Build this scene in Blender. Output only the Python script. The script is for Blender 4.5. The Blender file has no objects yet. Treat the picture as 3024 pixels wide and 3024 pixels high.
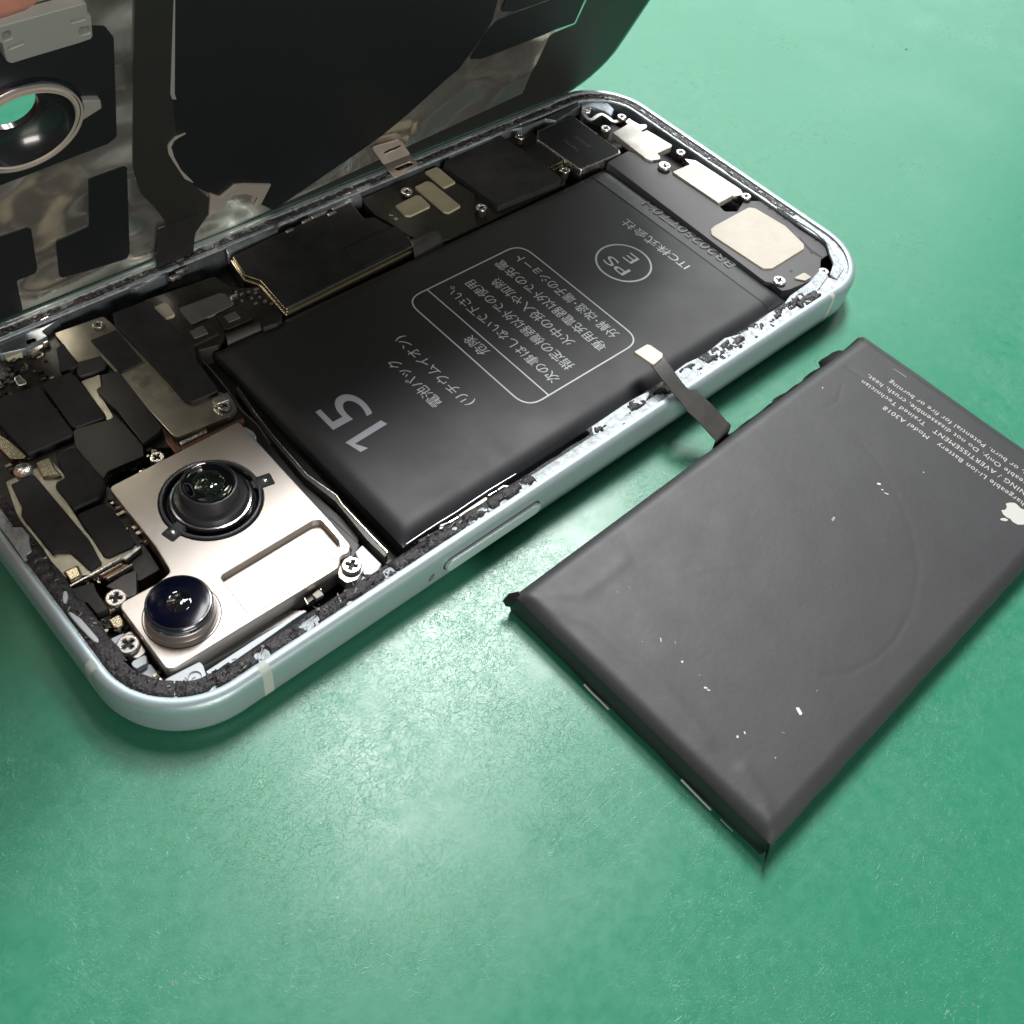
import bpy, math, random
from mathutils import Vector, Matrix, noise
from mathutils.geometry import tessellate_polygon
S = 0.001                      # everything below is written in millimetres
random.seed(7)
sc = bpy.context.scene
col = sc.collection
V = Vector

# ------------------------------------------------------------------ camera
cam = bpy.data.cameras.new('camera')
cam.sensor_width = 36.0
cam.lens = 35.82
cam.clip_start = 0.005
cam.clip_end = 20.0
camo = bpy.data.objects.new('camera', cam)
col.objects.link(camo)
right = V((0.73121537, -0.67046289, 0.12571234))
down = V((-0.48334822, -0.63928464, -0.59807161))
fwd = V((0.48135079, 0.37655631, -0.7915218))
m = Matrix.Identity(4)
for i in range(3):
    m[i][0] = right[i]; m[i][1] = -down[i]; m[i][2] = -fwd[i]
m.translation = V((-11.964, -53.003, 117.833)) * S
camo.matrix_world = m
sc.camera = camo

# ------------------------------------------------------------------ light: dim room + ceiling lamps + added fill panels
world = bpy.data.worlds.new('World')
sc.world = world
world.use_nodes = True
world.node_tree.nodes['Background'].inputs[0].default_value = (0.93, 1.0, 0.98, 1)
world.node_tree.nodes['Background'].inputs[1].default_value = 0.09

def area_lamp(loc, target, sx, sy, power, color=(1, 0.97, 0.93)):
    l = bpy.data.lights.new('ceiling_or_fill_lamp', 'AREA')
    l.shape = 'RECTANGLE'; l.size = sx * S; l.size_y = sy * S
    l.energy = power; l.color = color
    o = bpy.data.objects.new('ceiling_or_fill_lamp', l)
    o.location = V(loc) * S
    d = (V(target) - V(loc)).normalized()
    o.rotation_euler = d.to_track_quat('-Z', 'Y').to_euler()
    col.objects.link(o)
    return o
area_lamp((240, 245, 750), (60, 0, 0), 80, 190, 2.3, (1, 0.99, 0.98))
area_lamp((330, 240, 480), (90, -10, 0), 120, 180, 4.3, (1, 0.99, 0.98))
area_lamp((950, 620, 480), (80, 0, 40), 900, 620, 3.8, (0.95, 1.0, 0.98))  # added soft panel standing in for the room's bright side, not a ceiling lamp
area_lamp((-150, -900, 220), (60, 60, 30), 500, 180, 6.0, (1, 0.94, 0.86))  # added low fill behind the camera, brightens the cover's inner side

sc.view_settings.view_transform = 'Standard'
sc.view_settings.look = 'None'
sc.view_settings.exposure = 0.0
sc.view_settings.gamma = 1.0

# ------------------------------------------------------------------ materials
MM = {}
def mat(name, color, rough=0.5, metal=0.0, bump=0.0, bscale=2.0, cvar=0.0, cscale=0.6, rvar=0.0, color2=None, spec=0.5, coat=0.0, wear_or_glint=0.0, wear_or_glint_col=(0.6, 0.6, 0.6), aniso=None, bdet=5):
    mt = bpy.data.materials.new(name); mt.use_nodes = True
    nt = mt.node_tree; N = nt.nodes; Lk = nt.links
    p = N['Principled BSDF']
    p.inputs['Base Color'].default_value = (*color, 1)
    p.inputs['Roughness'].default_value = rough
    p.inputs['Metallic'].default_value = metal
    p.inputs['Specular IOR Level'].default_value = spec
    p.inputs['Coat Weight'].default_value = coat
    tc = N.new('ShaderNodeTexCoord')
    mp = N.new('ShaderNodeMapping'); Lk.new(tc.outputs['Object'], mp.inputs['Vector'])
    mp.inputs['Scale'].default_value = (1000, 1000, 1000)
    if aniso: mp.inputs['Scale'].default_value = [1000 * a for a in aniso]
    def nz(sc_, det=4, rgh=0.6):
        n = N.new('ShaderNodeTexNoise'); n.inputs['Scale'].default_value = sc_
        n.inputs['Detail'].default_value = det; n.inputs['Roughness'].default_value = rgh
        Lk.new(mp.outputs[0], n.inputs['Vector']); return n
    def ramp(src, a, b):
        r = N.new('ShaderNodeMapRange'); Lk.new(src, r.inputs[0])
        r.inputs[1].default_value = a; r.inputs[2].default_value = b
        return r
    last = None
    if cvar or color2:
        n = nz(cscale, 5)
        r = ramp(n.outputs[0], 0.35, 0.65)
        mx = N.new('ShaderNodeMix'); mx.data_type = 'RGBA'
        c2 = color2 or tuple(min(1, c * (1 + cvar)) for c in color)
        c1 = color if color2 else tuple(c * (1 - cvar) for c in color)
        mx.inputs[6].default_value = (*c1, 1); mx.inputs[7].default_value = (*c2, 1)
        Lk.new(r.outputs[0], mx.inputs[0]); last = mx.outputs[2]
    if wear_or_glint:
        n = nz(1.3, 8, 0.75)
        r = ramp(n.outputs[0], 0.70 - wear_or_glint, 0.74 - wear_or_glint * 0.8)
        mx = N.new('ShaderNodeMix'); mx.data_type = 'RGBA'
        if last: Lk.new(last, mx.inputs[6])
        else: mx.inputs[6].default_value = (*color, 1)
        mx.inputs[7].default_value = (*wear_or_glint_col, 1)
        Lk.new(r.outputs[0], mx.inputs[0]); last = mx.outputs[2]
    if last: Lk.new(last, p.inputs['Base Color'])
    if rvar:
        n = nz(cscale * 2.3, 5)
        r = ramp(n.outputs[0], 0.3, 0.7)
        r.inputs[3].default_value = max(0.02, rough - rvar); r.inputs[4].default_value = min(1, rough + rvar)
        Lk.new(r.outputs[0], p.inputs['Roughness'])
    if bump:
        n = nz(bscale, bdet)
        b = N.new('ShaderNodeBump'); b.inputs['Strength'].default_value = 1.0
        b.inputs['Distance'].default_value = bump * S
        Lk.new(n.outputs[0], b.inputs['Height']); Lk.new(b.outputs[0], p.inputs['Normal'])
    MM[name] = mt
    return mt

mat('frame_aluminium', (0.38, 0.47, 0.50), 0.46, 0.55, bump=0.006, bscale=9, rvar=0.05)
mat('button_aluminium', (0.62, 0.72, 0.74), 0.38, 0.55)
mat('antenna_plastic', (0.42, 0.46, 0.43), 0.45, 0.0)
mat('bare_metal', (0.36, 0.40, 0.42), 0.5, 0.4, bump=0.16, bscale=1.6, cvar=0.25, cscale=0.9)
mat('inner_metal', (0.30, 0.34, 0.38), 0.36, 0.85, bump=0.02, bscale=2, cvar=0.2)
mat('midframe_dark', (0.012, 0.012, 0.013), 0.6, 0.0, bump=0.05, bscale=1.5)
mat('adhesive_black', (0.026, 0.024, 0.027), 0.38, 0.0, bump=0.5, bscale=1.4, cvar=0.5, cscale=1.5, wear_or_glint=0.11, wear_or_glint_col=(0.17, 0.16, 0.17), spec=0.7)  # grey patches: worn residue plus highlights put into the colour
mat('camera_plate', (0.55, 0.505, 0.465), 0.40, 0.9, bump=0.004, bscale=0.25, cvar=0.03, cscale=0.12, rvar=0.03)
mat('camera_side', (0.45, 0.42, 0.40), 0.4, 0.9)
mat('black_film', (0.025, 0.026, 0.029), 0.57, 0.0, bump=0.010, bscale=4.0, rvar=0.05, cvar=0.06, cscale=0.05)
mat('old_film', (0.034, 0.035, 0.038), 0.54, 0.0, bump=0.02, bscale=1.2, rvar=0.03, cvar=0.07, cscale=0.08, wear_or_glint=0.035, wear_or_glint_col=(0.10, 0.10, 0.095))
mat('tape_black', (0.012, 0.012, 0.012), 0.35, 0.0, bump=0.03, bscale=1.5)
mat('bright_pad', (0.55, 0.49, 0.41), 0.5, 0.2)
mat('tape_film', (0.030, 0.031, 0.034), 0.42, 0.0, bump=0.010, bscale=3.0, rvar=0.05)
mat('foam_black', (0.020, 0.021, 0.023), 0.62, 0.0, bump=0.02, bscale=5.0, cvar=0.35, cscale=0.25, spec=0.4, wear_or_glint=0.015, wear_or_glint_col=(0.07, 0.07, 0.068))
mat('flex_black', (0.020, 0.020, 0.020), 0.45, 0.0, bump=0.02, bscale=2.0, spec=0.5)
mat('flex_grey', (0.075, 0.072, 0.068), 0.42, 0.35, bump=0.01, bscale=2.0, cvar=0.12, cscale=0.5)
mat('board_dark', (0.022, 0.020, 0.015), 0.42, 0.0, bump=0.04, bscale=1.6, cvar=0.3, cscale=0.6)
mat('speaker_plastic', (0.070, 0.070, 0.074), 0.55, 0.0, bump=0.01, bscale=6.0)
mat('shield_metal', (0.42, 0.40, 0.33), 0.38, 0.85, bump=0.02, bscale=0.8, cvar=0.15, cscale=0.3, rvar=0.1)
mat('gold_metal', (0.58, 0.52, 0.38), 0.25, 1.0, bump=0.02, bscale=2)
mat('silver_metal', (0.78, 0.75, 0.71), 0.30, 1.0, bump=0.03, bscale=1.5, rvar=0.1)
mat('screw_metal', (0.74, 0.72, 0.70), 0.26, 1.0, bump=0.01, bscale=4)
mat('bright_plate', (0.42, 0.405, 0.37), 0.48, 0.45, bump=0.02, bscale=1, cvar=0.2, cscale=0.35)
mat('cream_pad', (0.47, 0.435, 0.37), 0.6, 0.0, bump=0.01, bscale=1.5, cvar=0.04, cscale=0.4)
mat('olive_pad', (0.42, 0.39, 0.27), 0.6, 0.0, cvar=0.06, cscale=0.5)
mat('grey_pad', (0.14, 0.14, 0.13), 0.5, 0.2, cvar=0.1, cscale=0.4)
mat('copper', (0.26, 0.14, 0.085), 0.45, 0.7)
mat('white_plastic', (0.52, 0.57, 0.60), 0.45, 0.1, bump=0.01)
mat('lens_black', (0.012, 0.012, 0.014), 0.22, 0.0, coat=0.3)
mat('lens_barrel', (0.045, 0.046, 0.050), 0.35, 0.3)
mat('lens_chrome', (0.30, 0.31, 0.36), 0.18, 1.0)
mat('lens_glass', (0.002, 0.003, 0.006), 0.04, 0.0, coat=1.0, spec=0.8)
mat('lens_glass_blue', (0.001, 0.002, 0.010), 0.13, 0.0, coat=0.0, spec=0.18)
mat('lens_coating', (0.02, 0.035, 0.025), 0.03, 0.6, coat=1.0)
mat('print_white', (0.60, 0.64, 0.66), 0.6)
mat('print_number', (0.46, 0.48, 0.55), 0.5)
mat('print_faint', (0.155, 0.158, 0.162), 0.5)
mat('print_old', (0.52, 0.52, 0.49), 0.6)
mat('lid_glass', (0.006, 0.010, 0.010), 0.08, 0.0, coat=0.6)
mat('lid_rim_glass', (0.010, 0.030, 0.024), 0.10, 0.0, coat=0.6)
mat('lid_foil', (0.93, 0.88, 0.80), 0.20, 0.93, bump=11.0, bscale=0.055, bdet=0.8, cvar=0.08, cscale=0.10, rvar=0.06)
mat('graphite_sheet', (0.010, 0.012, 0.013), 0.50, 0.0, bump=0.015, bscale=2.5, spec=0.3)
mat('graphite_tape', (0.020, 0.020, 0.018), 0.50, 0.0, bump=0.03, bscale=1.2, spec=0.35)
mat('bracket_grey', (0.44, 0.42, 0.41), 0.40, 0.5, bump=0.02, bscale=2)
mat('clip_metal', (0.72, 0.64, 0.57), 0.3, 0.6, bump=0.02, bscale=2)
mat('dust_white', (0.66, 0.66, 0.63), 0.7)
mat('lint_grey', (0.30, 0.30, 0.29), 0.8)

def skin_mat():
    mt = mat('skin', (0.58, 0.22, 0.17), 0.42, 0.0, bump=0.05, bscale=1.6, cvar=0.10, cscale=0.25)
    p = mt.node_tree.nodes['Principled BSDF']
    p.inputs['Subsurface Weight'].default_value = 0.25
    p.inputs['Subsurface Radius'].default_value = (0.004, 0.0015, 0.001)
    return mt
skin_mat()

def mat_work():
    mt = bpy.data.materials.new('green_mat_rubber'); mt.use_nodes = True
    nt = mt.node_tree; N = nt.nodes; Lk = nt.links; p = N['Principled BSDF']
    tc = N.new('ShaderNodeTexCoord'); mp = N.new('ShaderNodeMapping')
    mp.inputs['Scale'].default_value = (1000, 1000, 1000); Lk.new(tc.outputs['Object'], mp.inputs[0])
    def nz(s, d=5, r=0.6, dist=0.0):
        n = N.new('ShaderNodeTexNoise'); n.inputs['Scale'].default_value = s; n.inputs['Detail'].default_value = d
        n.inputs['Roughness'].default_value = r; n.inputs['Distortion'].default_value = dist
        Lk.new(mp.outputs[0], n.inputs['Vector']); return n.outputs[0]
    def rg(src, a, b, c=0.0, d=1.0):
        r = N.new('ShaderNodeMapRange'); Lk.new(src, r.inputs[0])
        for i, v in enumerate((a, b, c, d)): r.inputs[i + 1].default_value = v
        return r.outputs[0]
    def mth(op, a, b):
        x = N.new('ShaderNodeMath'); x.operation = op
        for i, v in enumerate((a, b)):
            if isinstance(v, (int, float)): x.inputs[i].default_value = v
            else: Lk.new(v, x.inputs[i])
        return x.outputs[0]
    # fine hair scratches: thin ridges of warped noise at two scales
    def hair(s, dist, w):
        n = nz(s, 2, 0.5, dist)
        a = mth('ABSOLUTE', mth('SUBTRACT', n, 0.5), 0)
        return rg(a, 0.0, w, 1.0, 0.0)
    patch = rg(nz(0.035, 4, 0.6), 0.42, 0.62)
    def streak(rot, s, w):
        m_ = N.new('ShaderNodeMapping'); m_.inputs['Scale'].default_value = (120, 1000, 1000); m_.inputs['Rotation'].default_value = (0, 0, rot)
        Lk.new(tc.outputs['Object'], m_.inputs[0])
        n = N.new('ShaderNodeTexNoise'); n.inputs['Scale'].default_value = s; n.inputs['Detail'].default_value = 3; n.inputs['Distortion'].default_value = 0.4
        Lk.new(m_.outputs[0], n.inputs['Vector'])
        return rg(mth('ABSOLUTE', mth('SUBTRACT', n.outputs[0], 0.5), 0), 0.0, w, 1.0, 0.0)
    h = mth('MAXIMUM', mth('MAXIMUM', hair(0.30, 2.2, 0.007), hair(0.55, 2.8, 0.012)), mth('MAXIMUM', mth('MULTIPLY', hair(0.8, 2.6, 0.008), 0.6), mth('MULTIPLY', streak(1.5, 0.30, 0.004), 0.35)))
    grain = nz(2.6, 6, 0.7)
    mott = nz(0.5, 5, 0.65)
    mx = N.new('ShaderNodeMix'); mx.data_type = 'RGBA'
    mx.inputs[6].default_value = (0.028, 0.222, 0.128, 1); mx.inputs[7].default_value = (0.035, 0.242, 0.143, 1)
    Lk.new(rg(mott, 0.35, 0.65), mx.inputs[0])
    m2 = N.new('ShaderNodeMix'); m2.data_type = 'RGBA'
    Lk.new(mx.outputs[2], m2.inputs[6]); m2.inputs[7].default_value = (0.22, 0.42, 0.32, 1)
    Lk.new(mth('MULTIPLY', mth('MULTIPLY', h, patch), 0.09), m2.inputs[0])
    Lk.new(m2.outputs[2], p.inputs['Base Color'])
    p.inputs['Roughness'].default_value = 0.42
    cl_ = nz(0.06, 5, 0.65, 0.6)
    Lk.new(mth('ADD', rg(cl_, 0.35, 0.65, 0.0, 0.07), rg(mott, 0.3, 0.7, 0.24, 0.33)), p.inputs['Roughness'])
    p.inputs['Specular IOR Level'].default_value = 0.6
    hh = mth('ADD', mth('MULTIPLY', mth('MULTIPLY', h, rg(patch, 0, 1, 0.10, 1.0)), 0.46), mth('ADD', mth('MULTIPLY', grain, 0.05), mth('MULTIPLY', mott, 0.28)))
    b = N.new('ShaderNodeBump'); b.inputs['Strength'].default_value = 1.0; b.inputs['Distance'].default_value = 0.028 * S
    Lk.new(hh, b.inputs['Height']); Lk.new(b.outputs[0], p.inputs['Normal'])
    MM['green_mat'] = mt
mat_work()

# ------------------------------------------------------------------ geometry helpers (millimetres)
class MB:
    def __init__(s): s.v = []; s.f = []; s.m = []; s.mats = []
    def mi(s, k):
        if k not in s.mats: s.mats.append(k)
        return s.mats.index(k)
    def add(s, vs, fs, k):
        o = len(s.v); i = s.mi(k)
        s.v += [tuple(p) for p in vs]
        for f in fs: s.f.append([o + q for q in f]); s.m.append(i)
    def build(s, name, parent=None, sharp=38, smooth=True, **props):
        me = bpy.data.meshes.new(name)
        me.from_pydata([(a * S, b * S, c * S) for a, b, c in s.v], [], s.f)
        for k in s.mats: me.materials.append(MM[k])
        me.polygons.foreach_set('material_index', s.m)
        if smooth:
            me.polygons.foreach_set('use_smooth', [True] * len(me.polygons))
            me.update(); me.set_sharp_from_angle(angle=math.radians(sharp))
        me.update()
        o = bpy.data.objects.new(name, me); col.objects.link(o)
        if parent: o.parent = parent
        for k, v in props.items(): o[k] = v
        return o

def empty(name, loc=(0, 0, 0), rot=(0, 0, 0), **props):
    o = bpy.data.objects.new(name, None); col.objects.link(o)
    o.location = V(loc) * S; o.rotation_euler = rot; o.empty_display_size = 0.01
    for k, v in props.items(): o[k] = v
    return o

def area2(p):
    return sum(p[i][0] * p[(i + 1) % len(p)][1] - p[(i + 1) % len(p)][0] * p[i][1] for i in range(len(p)))
def ccw(p): return list(p) if area2(p) > 0 else list(p)[::-1]
def fillet(pts, r, n=4):
    out = []; L = len(pts)
    for i in range(L):
        a = V(pts[i - 1]).to_2d(); b = V(pts[i]).to_2d(); c = V(pts[(i + 1) % L]).to_2d()
        u = a - b; w = c - b; lu, lw = u.length, w.length
        if lu < 1e-6 or lw < 1e-6: continue
        u /= lu; w /= lw
        ang = math.acos(max(-1, min(1, u.dot(w))))
        if ang > math.radians(172) or r <= 0: out.append((b.x, b.y)); continue
        t = min(r / max(1e-3, math.tan(ang / 2)), lu * 0.45, lw * 0.45)
        p0 = b + u * t; p1 = b + w * t
        for k in range(n + 1):
            s = k / n
            q = p0 * (1 - s) ** 2 + b * 2 * s * (1 - s) + p1 * s ** 2
            out.append((q.x, q.y))
    return out
def inset(p, d):
    out = []; L = len(p)
    for i in range(L):
        a = V(p[i - 1]); b = V(p[i]); c = V(p[(i + 1) % L])
        e1 = b - a; e2 = c - b
        if e1.length < 1e-7: e1 = e2
        if e2.length < 1e-7: e2 = e1
        e1 = e1.normalized() if e1.length > 1e-9 else V((1, 0)); e2 = e2.normalized() if e2.length > 1e-9 else e1
        n1 = V((-e1.y, e1.x)); n2 = V((-e2.y, e2.x)); n = n1 + n2
        if n.length < 1e-4: n = n1
        n = n.normalized(); k = 1 / max(0.5, n.dot(n1))
        out.append((b.x + n.x * d * k, b.y + n.y * d * k))
    return out
def prism(mb, pts, z0, z1, k, r=0.3, bev=0.07, holes=(), hr=0.2, bottom=False, seg=4, kside=None):
    loops = [fillet(ccw(pts), r, seg)] + [fillet(ccw(h), hr, seg)[::-1] for h in holes]
    tops = []
    for lp in loops:
        rings = [[(x, y, z0) for x, y in lp], [(x, y, z1 - bev) for x, y in lp]]
        if bev > 0:
            rings.append([(x, y, z1 - bev * 0.3) for x, y in inset(lp, bev * 0.3)])
            rings.append([(x, y, z1) for x, y in inset(lp, bev)])
        n = len(lp); vs = [p for rg in rings for p in rg]; fs = []
        for q in range(len(rings) - 1):
            for i in range(n):
                j = (i + 1) % n
                fs.append((q * n + i, q * n + j, (q + 1) * n + j, (q + 1) * n + i))
        mb.add(vs, fs, kside or k); tops.append(rings[-1])
    allv = [p for t in tops for p in t]
    tri = tessellate_polygon([[V((p[0], p[1], 0)) for p in t] for t in tops])
    fs = []
    for t in tri:
        a, b, c = [allv[i] for i in t]
        if (b[0] - a[0]) * (c[1] - a[1]) - (c[0] - a[0]) * (b[1] - a[1]) < 0: t = (t[0], t[2], t[1])
        fs.append(tuple(t))
    mb.add(allv, fs, k)
    if bottom:
        mb.add([(x, y, z0) for x, y, z in allv], [f[::-1] for f in fs], kside or k)
def circle(cx, cy, r, n=32, a0=0): return [(cx + r * math.cos(a0 + 2 * math.pi * i / n), cy + r * math.sin(a0 + 2 * math.pi * i / n)) for i in range(n)]
def rect(x0, y0, x1, y1): return [(x0, y0), (x1, y0), (x1, y1), (x0, y1)]
def slot(cx, cy, L, w, a=0, n=8):
    p = []
    for k in range(n + 1): t = -math.pi / 2 + math.pi * k / n; p.append((L / 2 - w / 2 + w / 2 * math.cos(t), w / 2 * math.sin(t)))
    for k in range(n + 1): t = math.pi / 2 + math.pi * k / n; p.append((-L / 2 + w / 2 + w / 2 * math.cos(t), w / 2 * math.sin(t)))
    c, s = math.cos(a), math.sin(a)
    return [(cx + x * c - y * s, cy + x * s + y * c) for x, y in p]
def lathe(mb, cx, cy, prof, k, n=48, cap=True):
    vs = []; fs = []
    for r, z in prof:
        for i in range(n):
            a = 2 * math.pi * i / n; vs.append((cx + r * math.cos(a), cy + r * math.sin(a), z))
    for q in range(len(prof) - 1):
        for i in range(n):
            j = (i + 1) % n; fs.append((q * n + i, q * n + j, (q + 1) * n + j, (q + 1) * n + i))
    if cap: fs.append(tuple((len(prof) - 1) * n + i for i in range(n)))
    mb.add(vs, fs, k)
def box(mb, c, size, k, rot=0.0, tilt=(0, 0)):
    M = Matrix.Rotation(rot, 3, 'Z') @ Matrix.Rotation(tilt[0], 3, 'X') @ Matrix.Rotation(tilt[1], 3, 'Y')
    vs = [V(c) + M @ V((sx * size[0] / 2, sy * size[1] / 2, sz * size[2] / 2)) for sx in (-1, 1) for sy in (-1, 1) for sz in (-1, 1)]
    mb.add(vs, [(0, 1, 3, 2), (4, 6, 7, 5), (0, 4, 5, 1), (2, 3, 7, 6), (0, 2, 6, 4), (1, 5, 7, 3)], k)
def ribbon(mb, path, w, t, k, wdir=None):
    # flat strap along a 3-D path, w wide (or list), t thick
    P = [V(p) for p in path]; vs = []; fs = []; n = len(P)
    for i, p in enumerate(P):
        d = (P[min(i + 1, n - 1)] - P[max(i - 1, 0)]).normalized()
        sd = V(wdir[i] if isinstance(wdir, list) else wdir).normalized()
        sd = (sd - d * sd.dot(d)).normalized(); up = sd.cross(d).normalized()
        if up.z < 0: up = -up
        ww = w[i] if isinstance(w, list) else w
        for a, b in ((-1, -1), (1, -1), (1, 1), (-1, 1)):
            vs.append(p + sd * a * ww / 2 + up * b * t / 2)
    for i in range(n - 1):
        for j in range(4): fs.append((i * 4 + j, i * 4 + (j + 1) % 4, i * 4 + 4 + (j + 1) % 4, i * 4 + 4 + j))
    fs += [(3, 2, 1, 0), tuple((n - 1) * 4 + j for j in range(4))]
    mb.add(vs, fs, k)
def spline(pts, n=6):
    P = [V(p) for p in pts]; out = []
    for i in range(len(P) - 1):
        p0 = P[max(i - 1, 0)]; p1 = P[i]; p2 = P[i + 1]; p3 = P[min(i + 2, len(P) - 1)]
        for k in range(n):
            t = k / n
            out.append(0.5 * ((2 * p1) + (p2 - p0) * t + (2 * p0 - 5 * p1 + 4 * p2 - p3) * t * t + (3 * p1 - p0 - 3 * p2 + p3) * t ** 3))
    out.append(P[-1]); return out
def tube(mb, path, r, k, n=8):
    P = [V(p) for p in path]; vs = []; fs = []
    for i, p in enumerate(P):
        d = (P[min(i + 1, len(P) - 1)] - P[max(i - 1, 0)]).normalized()
        a = V((0, 0, 1)).cross(d)
        if a.length < 0.1: a = V((1, 0, 0)).cross(d)
        a.normalize(); b = d.cross(a); rr = r[i] if isinstance(r, list) else r
        for j in range(n):
            t = 2 * math.pi * j / n; vs.append(p + (a * math.cos(t) + b * math.sin(t)) * rr)
    for i in range(len(P) - 1):
        for j in range(n): fs.append((i * n + j, i * n + (j + 1) % n, (i + 1) * n + (j + 1) % n, (i + 1) * n + j))
    fs += [tuple(range(n))[::-1], tuple((len(P) - 1) * n + j for j in range(n))]
    mb.add(vs, fs, k)
def text(name, body, size, loc, rz, k, parent, align='LEFT', space=1.0, sx=1.0, weight=0.0, thick=0.0):
    c = bpy.data.curves.new(name, 'FONT'); c.body = body; c.size = size; c.align_x = align; c.space_character = space
    c.offset = weight; c.extrude = thick
    t = bpy.data.objects.new(name, c); col.objects.link(t)
    dg = bpy.context.evaluated_depsgraph_get()
    me = bpy.data.meshes.new_from_object(t.evaluated_get(dg))
    bpy.data.objects.remove(t); bpy.data.curves.remove(c)
    me.name = name
    me.transform(Matrix.Translation(V(loc) * S) @ Matrix.Rotation(rz, 4, 'Z') @ Matrix.Diagonal((S * sx, S, S, 1)))
    me.materials.clear(); me.materials.append(MM[k])
    o = bpy.data.objects.new(name, me); col.objects.link(o); o.parent = parent
    return o

# ------------------------------------------------------------------ the phone's rounded outline
L0, W0, R0 = 147.6, 71.6, 12.2
segs = [('l', (R0, 0), (1, 0), L0 - 2 * R0), ('a', (L0 - R0, R0), -90, None), ('l', (L0, R0), (0, 1), W0 - 2 * R0), ('a', (L0 - R0, W0 - R0), 0, None),
        ('l', (L0 - R0, W0), (-1, 0), L0 - 2 * R0), ('a', (R0, W0 - R0), 90, None), ('l', (0, W0 - R0), (0, -1), W0 - 2 * R0), ('a', (R0, R0), 180, None)]
ARC = math.pi / 2 * R0
slen = [ARC if s[0] == 'a' else s[3] for s in segs]; TOT = sum(slen)
def rim(s, d):
    """point at arc length s along the outline (from the camera end of the near long side), d inward"""
    s = s % TOT
    for sg, ln in zip(segs, slen):
        if s <= ln: break
        s -= ln
    if sg[0] == 'l':
        (x, y), (dx, dy) = sg[1], sg[2]
        return (x + dx * s - dy * d, y + dy * s + dx * d)
    a = math.radians(sg[2]) + s / R0
    return (sg[1][0] + (R0 - d) * math.cos(a), sg[1][1] + (R0 - d) * math.sin(a))
def svals(a, b, straight=4.0):
    out = [a]; marks = [0]
    for ln in slen: marks.append(marks[-1] + ln)
    s = a
    allm = [m_ + o for o in (-TOT, 0, TOT) for m_ in marks]
    while s < b - 1e-6:
        sm = (s + 1e-4) % TOT; acc = 0
        for sg, ln in zip(segs, slen):
            if sm <= acc + ln: break
            acc += ln
        step = 0.8 if sg[0] == 'a' else straight
        nx = min([m_ for m_ in allm if m_ > s + 1e-5] + [b])
        k = max(1, math.ceil((nx - s) / step)); st = (min(nx, b) - s) / k
        for i in range(k): out.append(s + st * (i + 1))
        s = min(nx, b)
    return out
def loft(mb, prof, k, a=0, b=None, closed=True, grow=0.0, straight=4.0):
    ss = svals(a, TOT if b is None else b, straight)
    if b is None: ss = ss[:-1]
    n = len(prof); vs = []; fs = []
    for s in ss:
        for d, z in prof:
            x, y = rim(s, d - grow); vs.append((x, y, z))
    cnt = len(ss)
    for i in range(cnt if b is None else cnt - 1):
        j = (i + 1) % cnt
        for q in range(n - 1): fs.append((i * n + q, j * n + q, j * n + q + 1, i * n + q + 1))
    mb.add(vs, fs, k)

# ------------------------------------------------------------------ work surface
mb = MB()
N_ = 24
vs = [(-900 + 1800 * i / N_, -800 + 1700 * j / N_, 0) for j in range(N_ + 1) for i in range(N_ + 1)]
mb.add(vs, [(j * (N_ + 1) + i, j * (N_ + 1) + i + 1, (j + 1) * (N_ + 1) + i + 1, (j + 1) * (N_ + 1) + i) for j in range(N_) for i in range(N_)], 'green_mat')
mb.build('work_surface', kind='structure')

# ------------------------------------------------------------------ THE PHONE
phone = empty('opened_phone', (0, 0, 0), label='pale blue phone lying face down with its back off and its insides showing', category='phone')
RIMP = [(1.7, 0.35), (0.75, 0.5), (0.22, 0.95), (0.03, 1.6), (0.0, 2.2), (0.0, 5.6), (0.03, 6.15), (0.16, 6.6), (0.42, 6.92), (0.8, 7.09), (1.25, 7.12), (1.5, 7.04)]
mb = MB()
loft(mb, RIMP, 'frame_aluminium', straight=2)
loft(mb, [(1.5, 7.02), (1.56, 6.6), (2.9, 6.5), (3.15, 6.4), (3.2, 6.1)], 'bare_metal')
loft(mb, [(3.2, 6.1), (3.2, 1.6)], 'inner_metal')
mb.build('frame', phone, sharp=50)
mb = MB()
prism(mb, [rim(s, 1.2) for s in svals(0, TOT, 20)[:-1]], 0.0, 0.36, 'lid_glass', r=0, bev=0.05)
mb.build('screen_glass', phone)
mb = MB()
prism(mb, [rim(s, 3.0) for s in svals(0, TOT, 20)[:-1]], 0.4, 1.7, 'midframe_dark', r=0, bev=0.0)
mb.build('midframe', phone)
for s0, wd in ((3.0, 1.35), (119.9, 0.9), (TOT - 1.6 - ARC, 1.4), (123.2 + ARC + 5, 1.2)):
    mb = MB(); loft(mb, RIMP, 'antenna_plastic', s0, s0 + wd, grow=0.025)
    mb.build('antenna_band', phone)
# side button
mb = MB()
def yprism(mb, pts, y0, y1, k, bev):
    t = MB(); prism(t, pts, 0, y1 - y0, k, r=0, bev=bev)
    # local (x, z, depth) -> world: depth grows towards -y
    mb.add([(x, y0 * -1 - d, z) for x, z, d in t.v], t.f, k)
yprism(mb, slot(52.6, 3.8, 18.0, 2.5), -0.12, 0.02, 'midframe_dark', 0.0)
yprism(mb, slot(52.6, 3.8, 17.5, 2.1), -0.12, 0.62, 'button_aluminium', 0.14)
mb.build('side_button', phone)
mb = MB()
yprism(mb, slot(41.6, 3.2, 1.5, 0.9, 1.2), -0.05, 0.015, 'grey_pad', 0.0)
mb.build('scuff_mark', phone)

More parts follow.
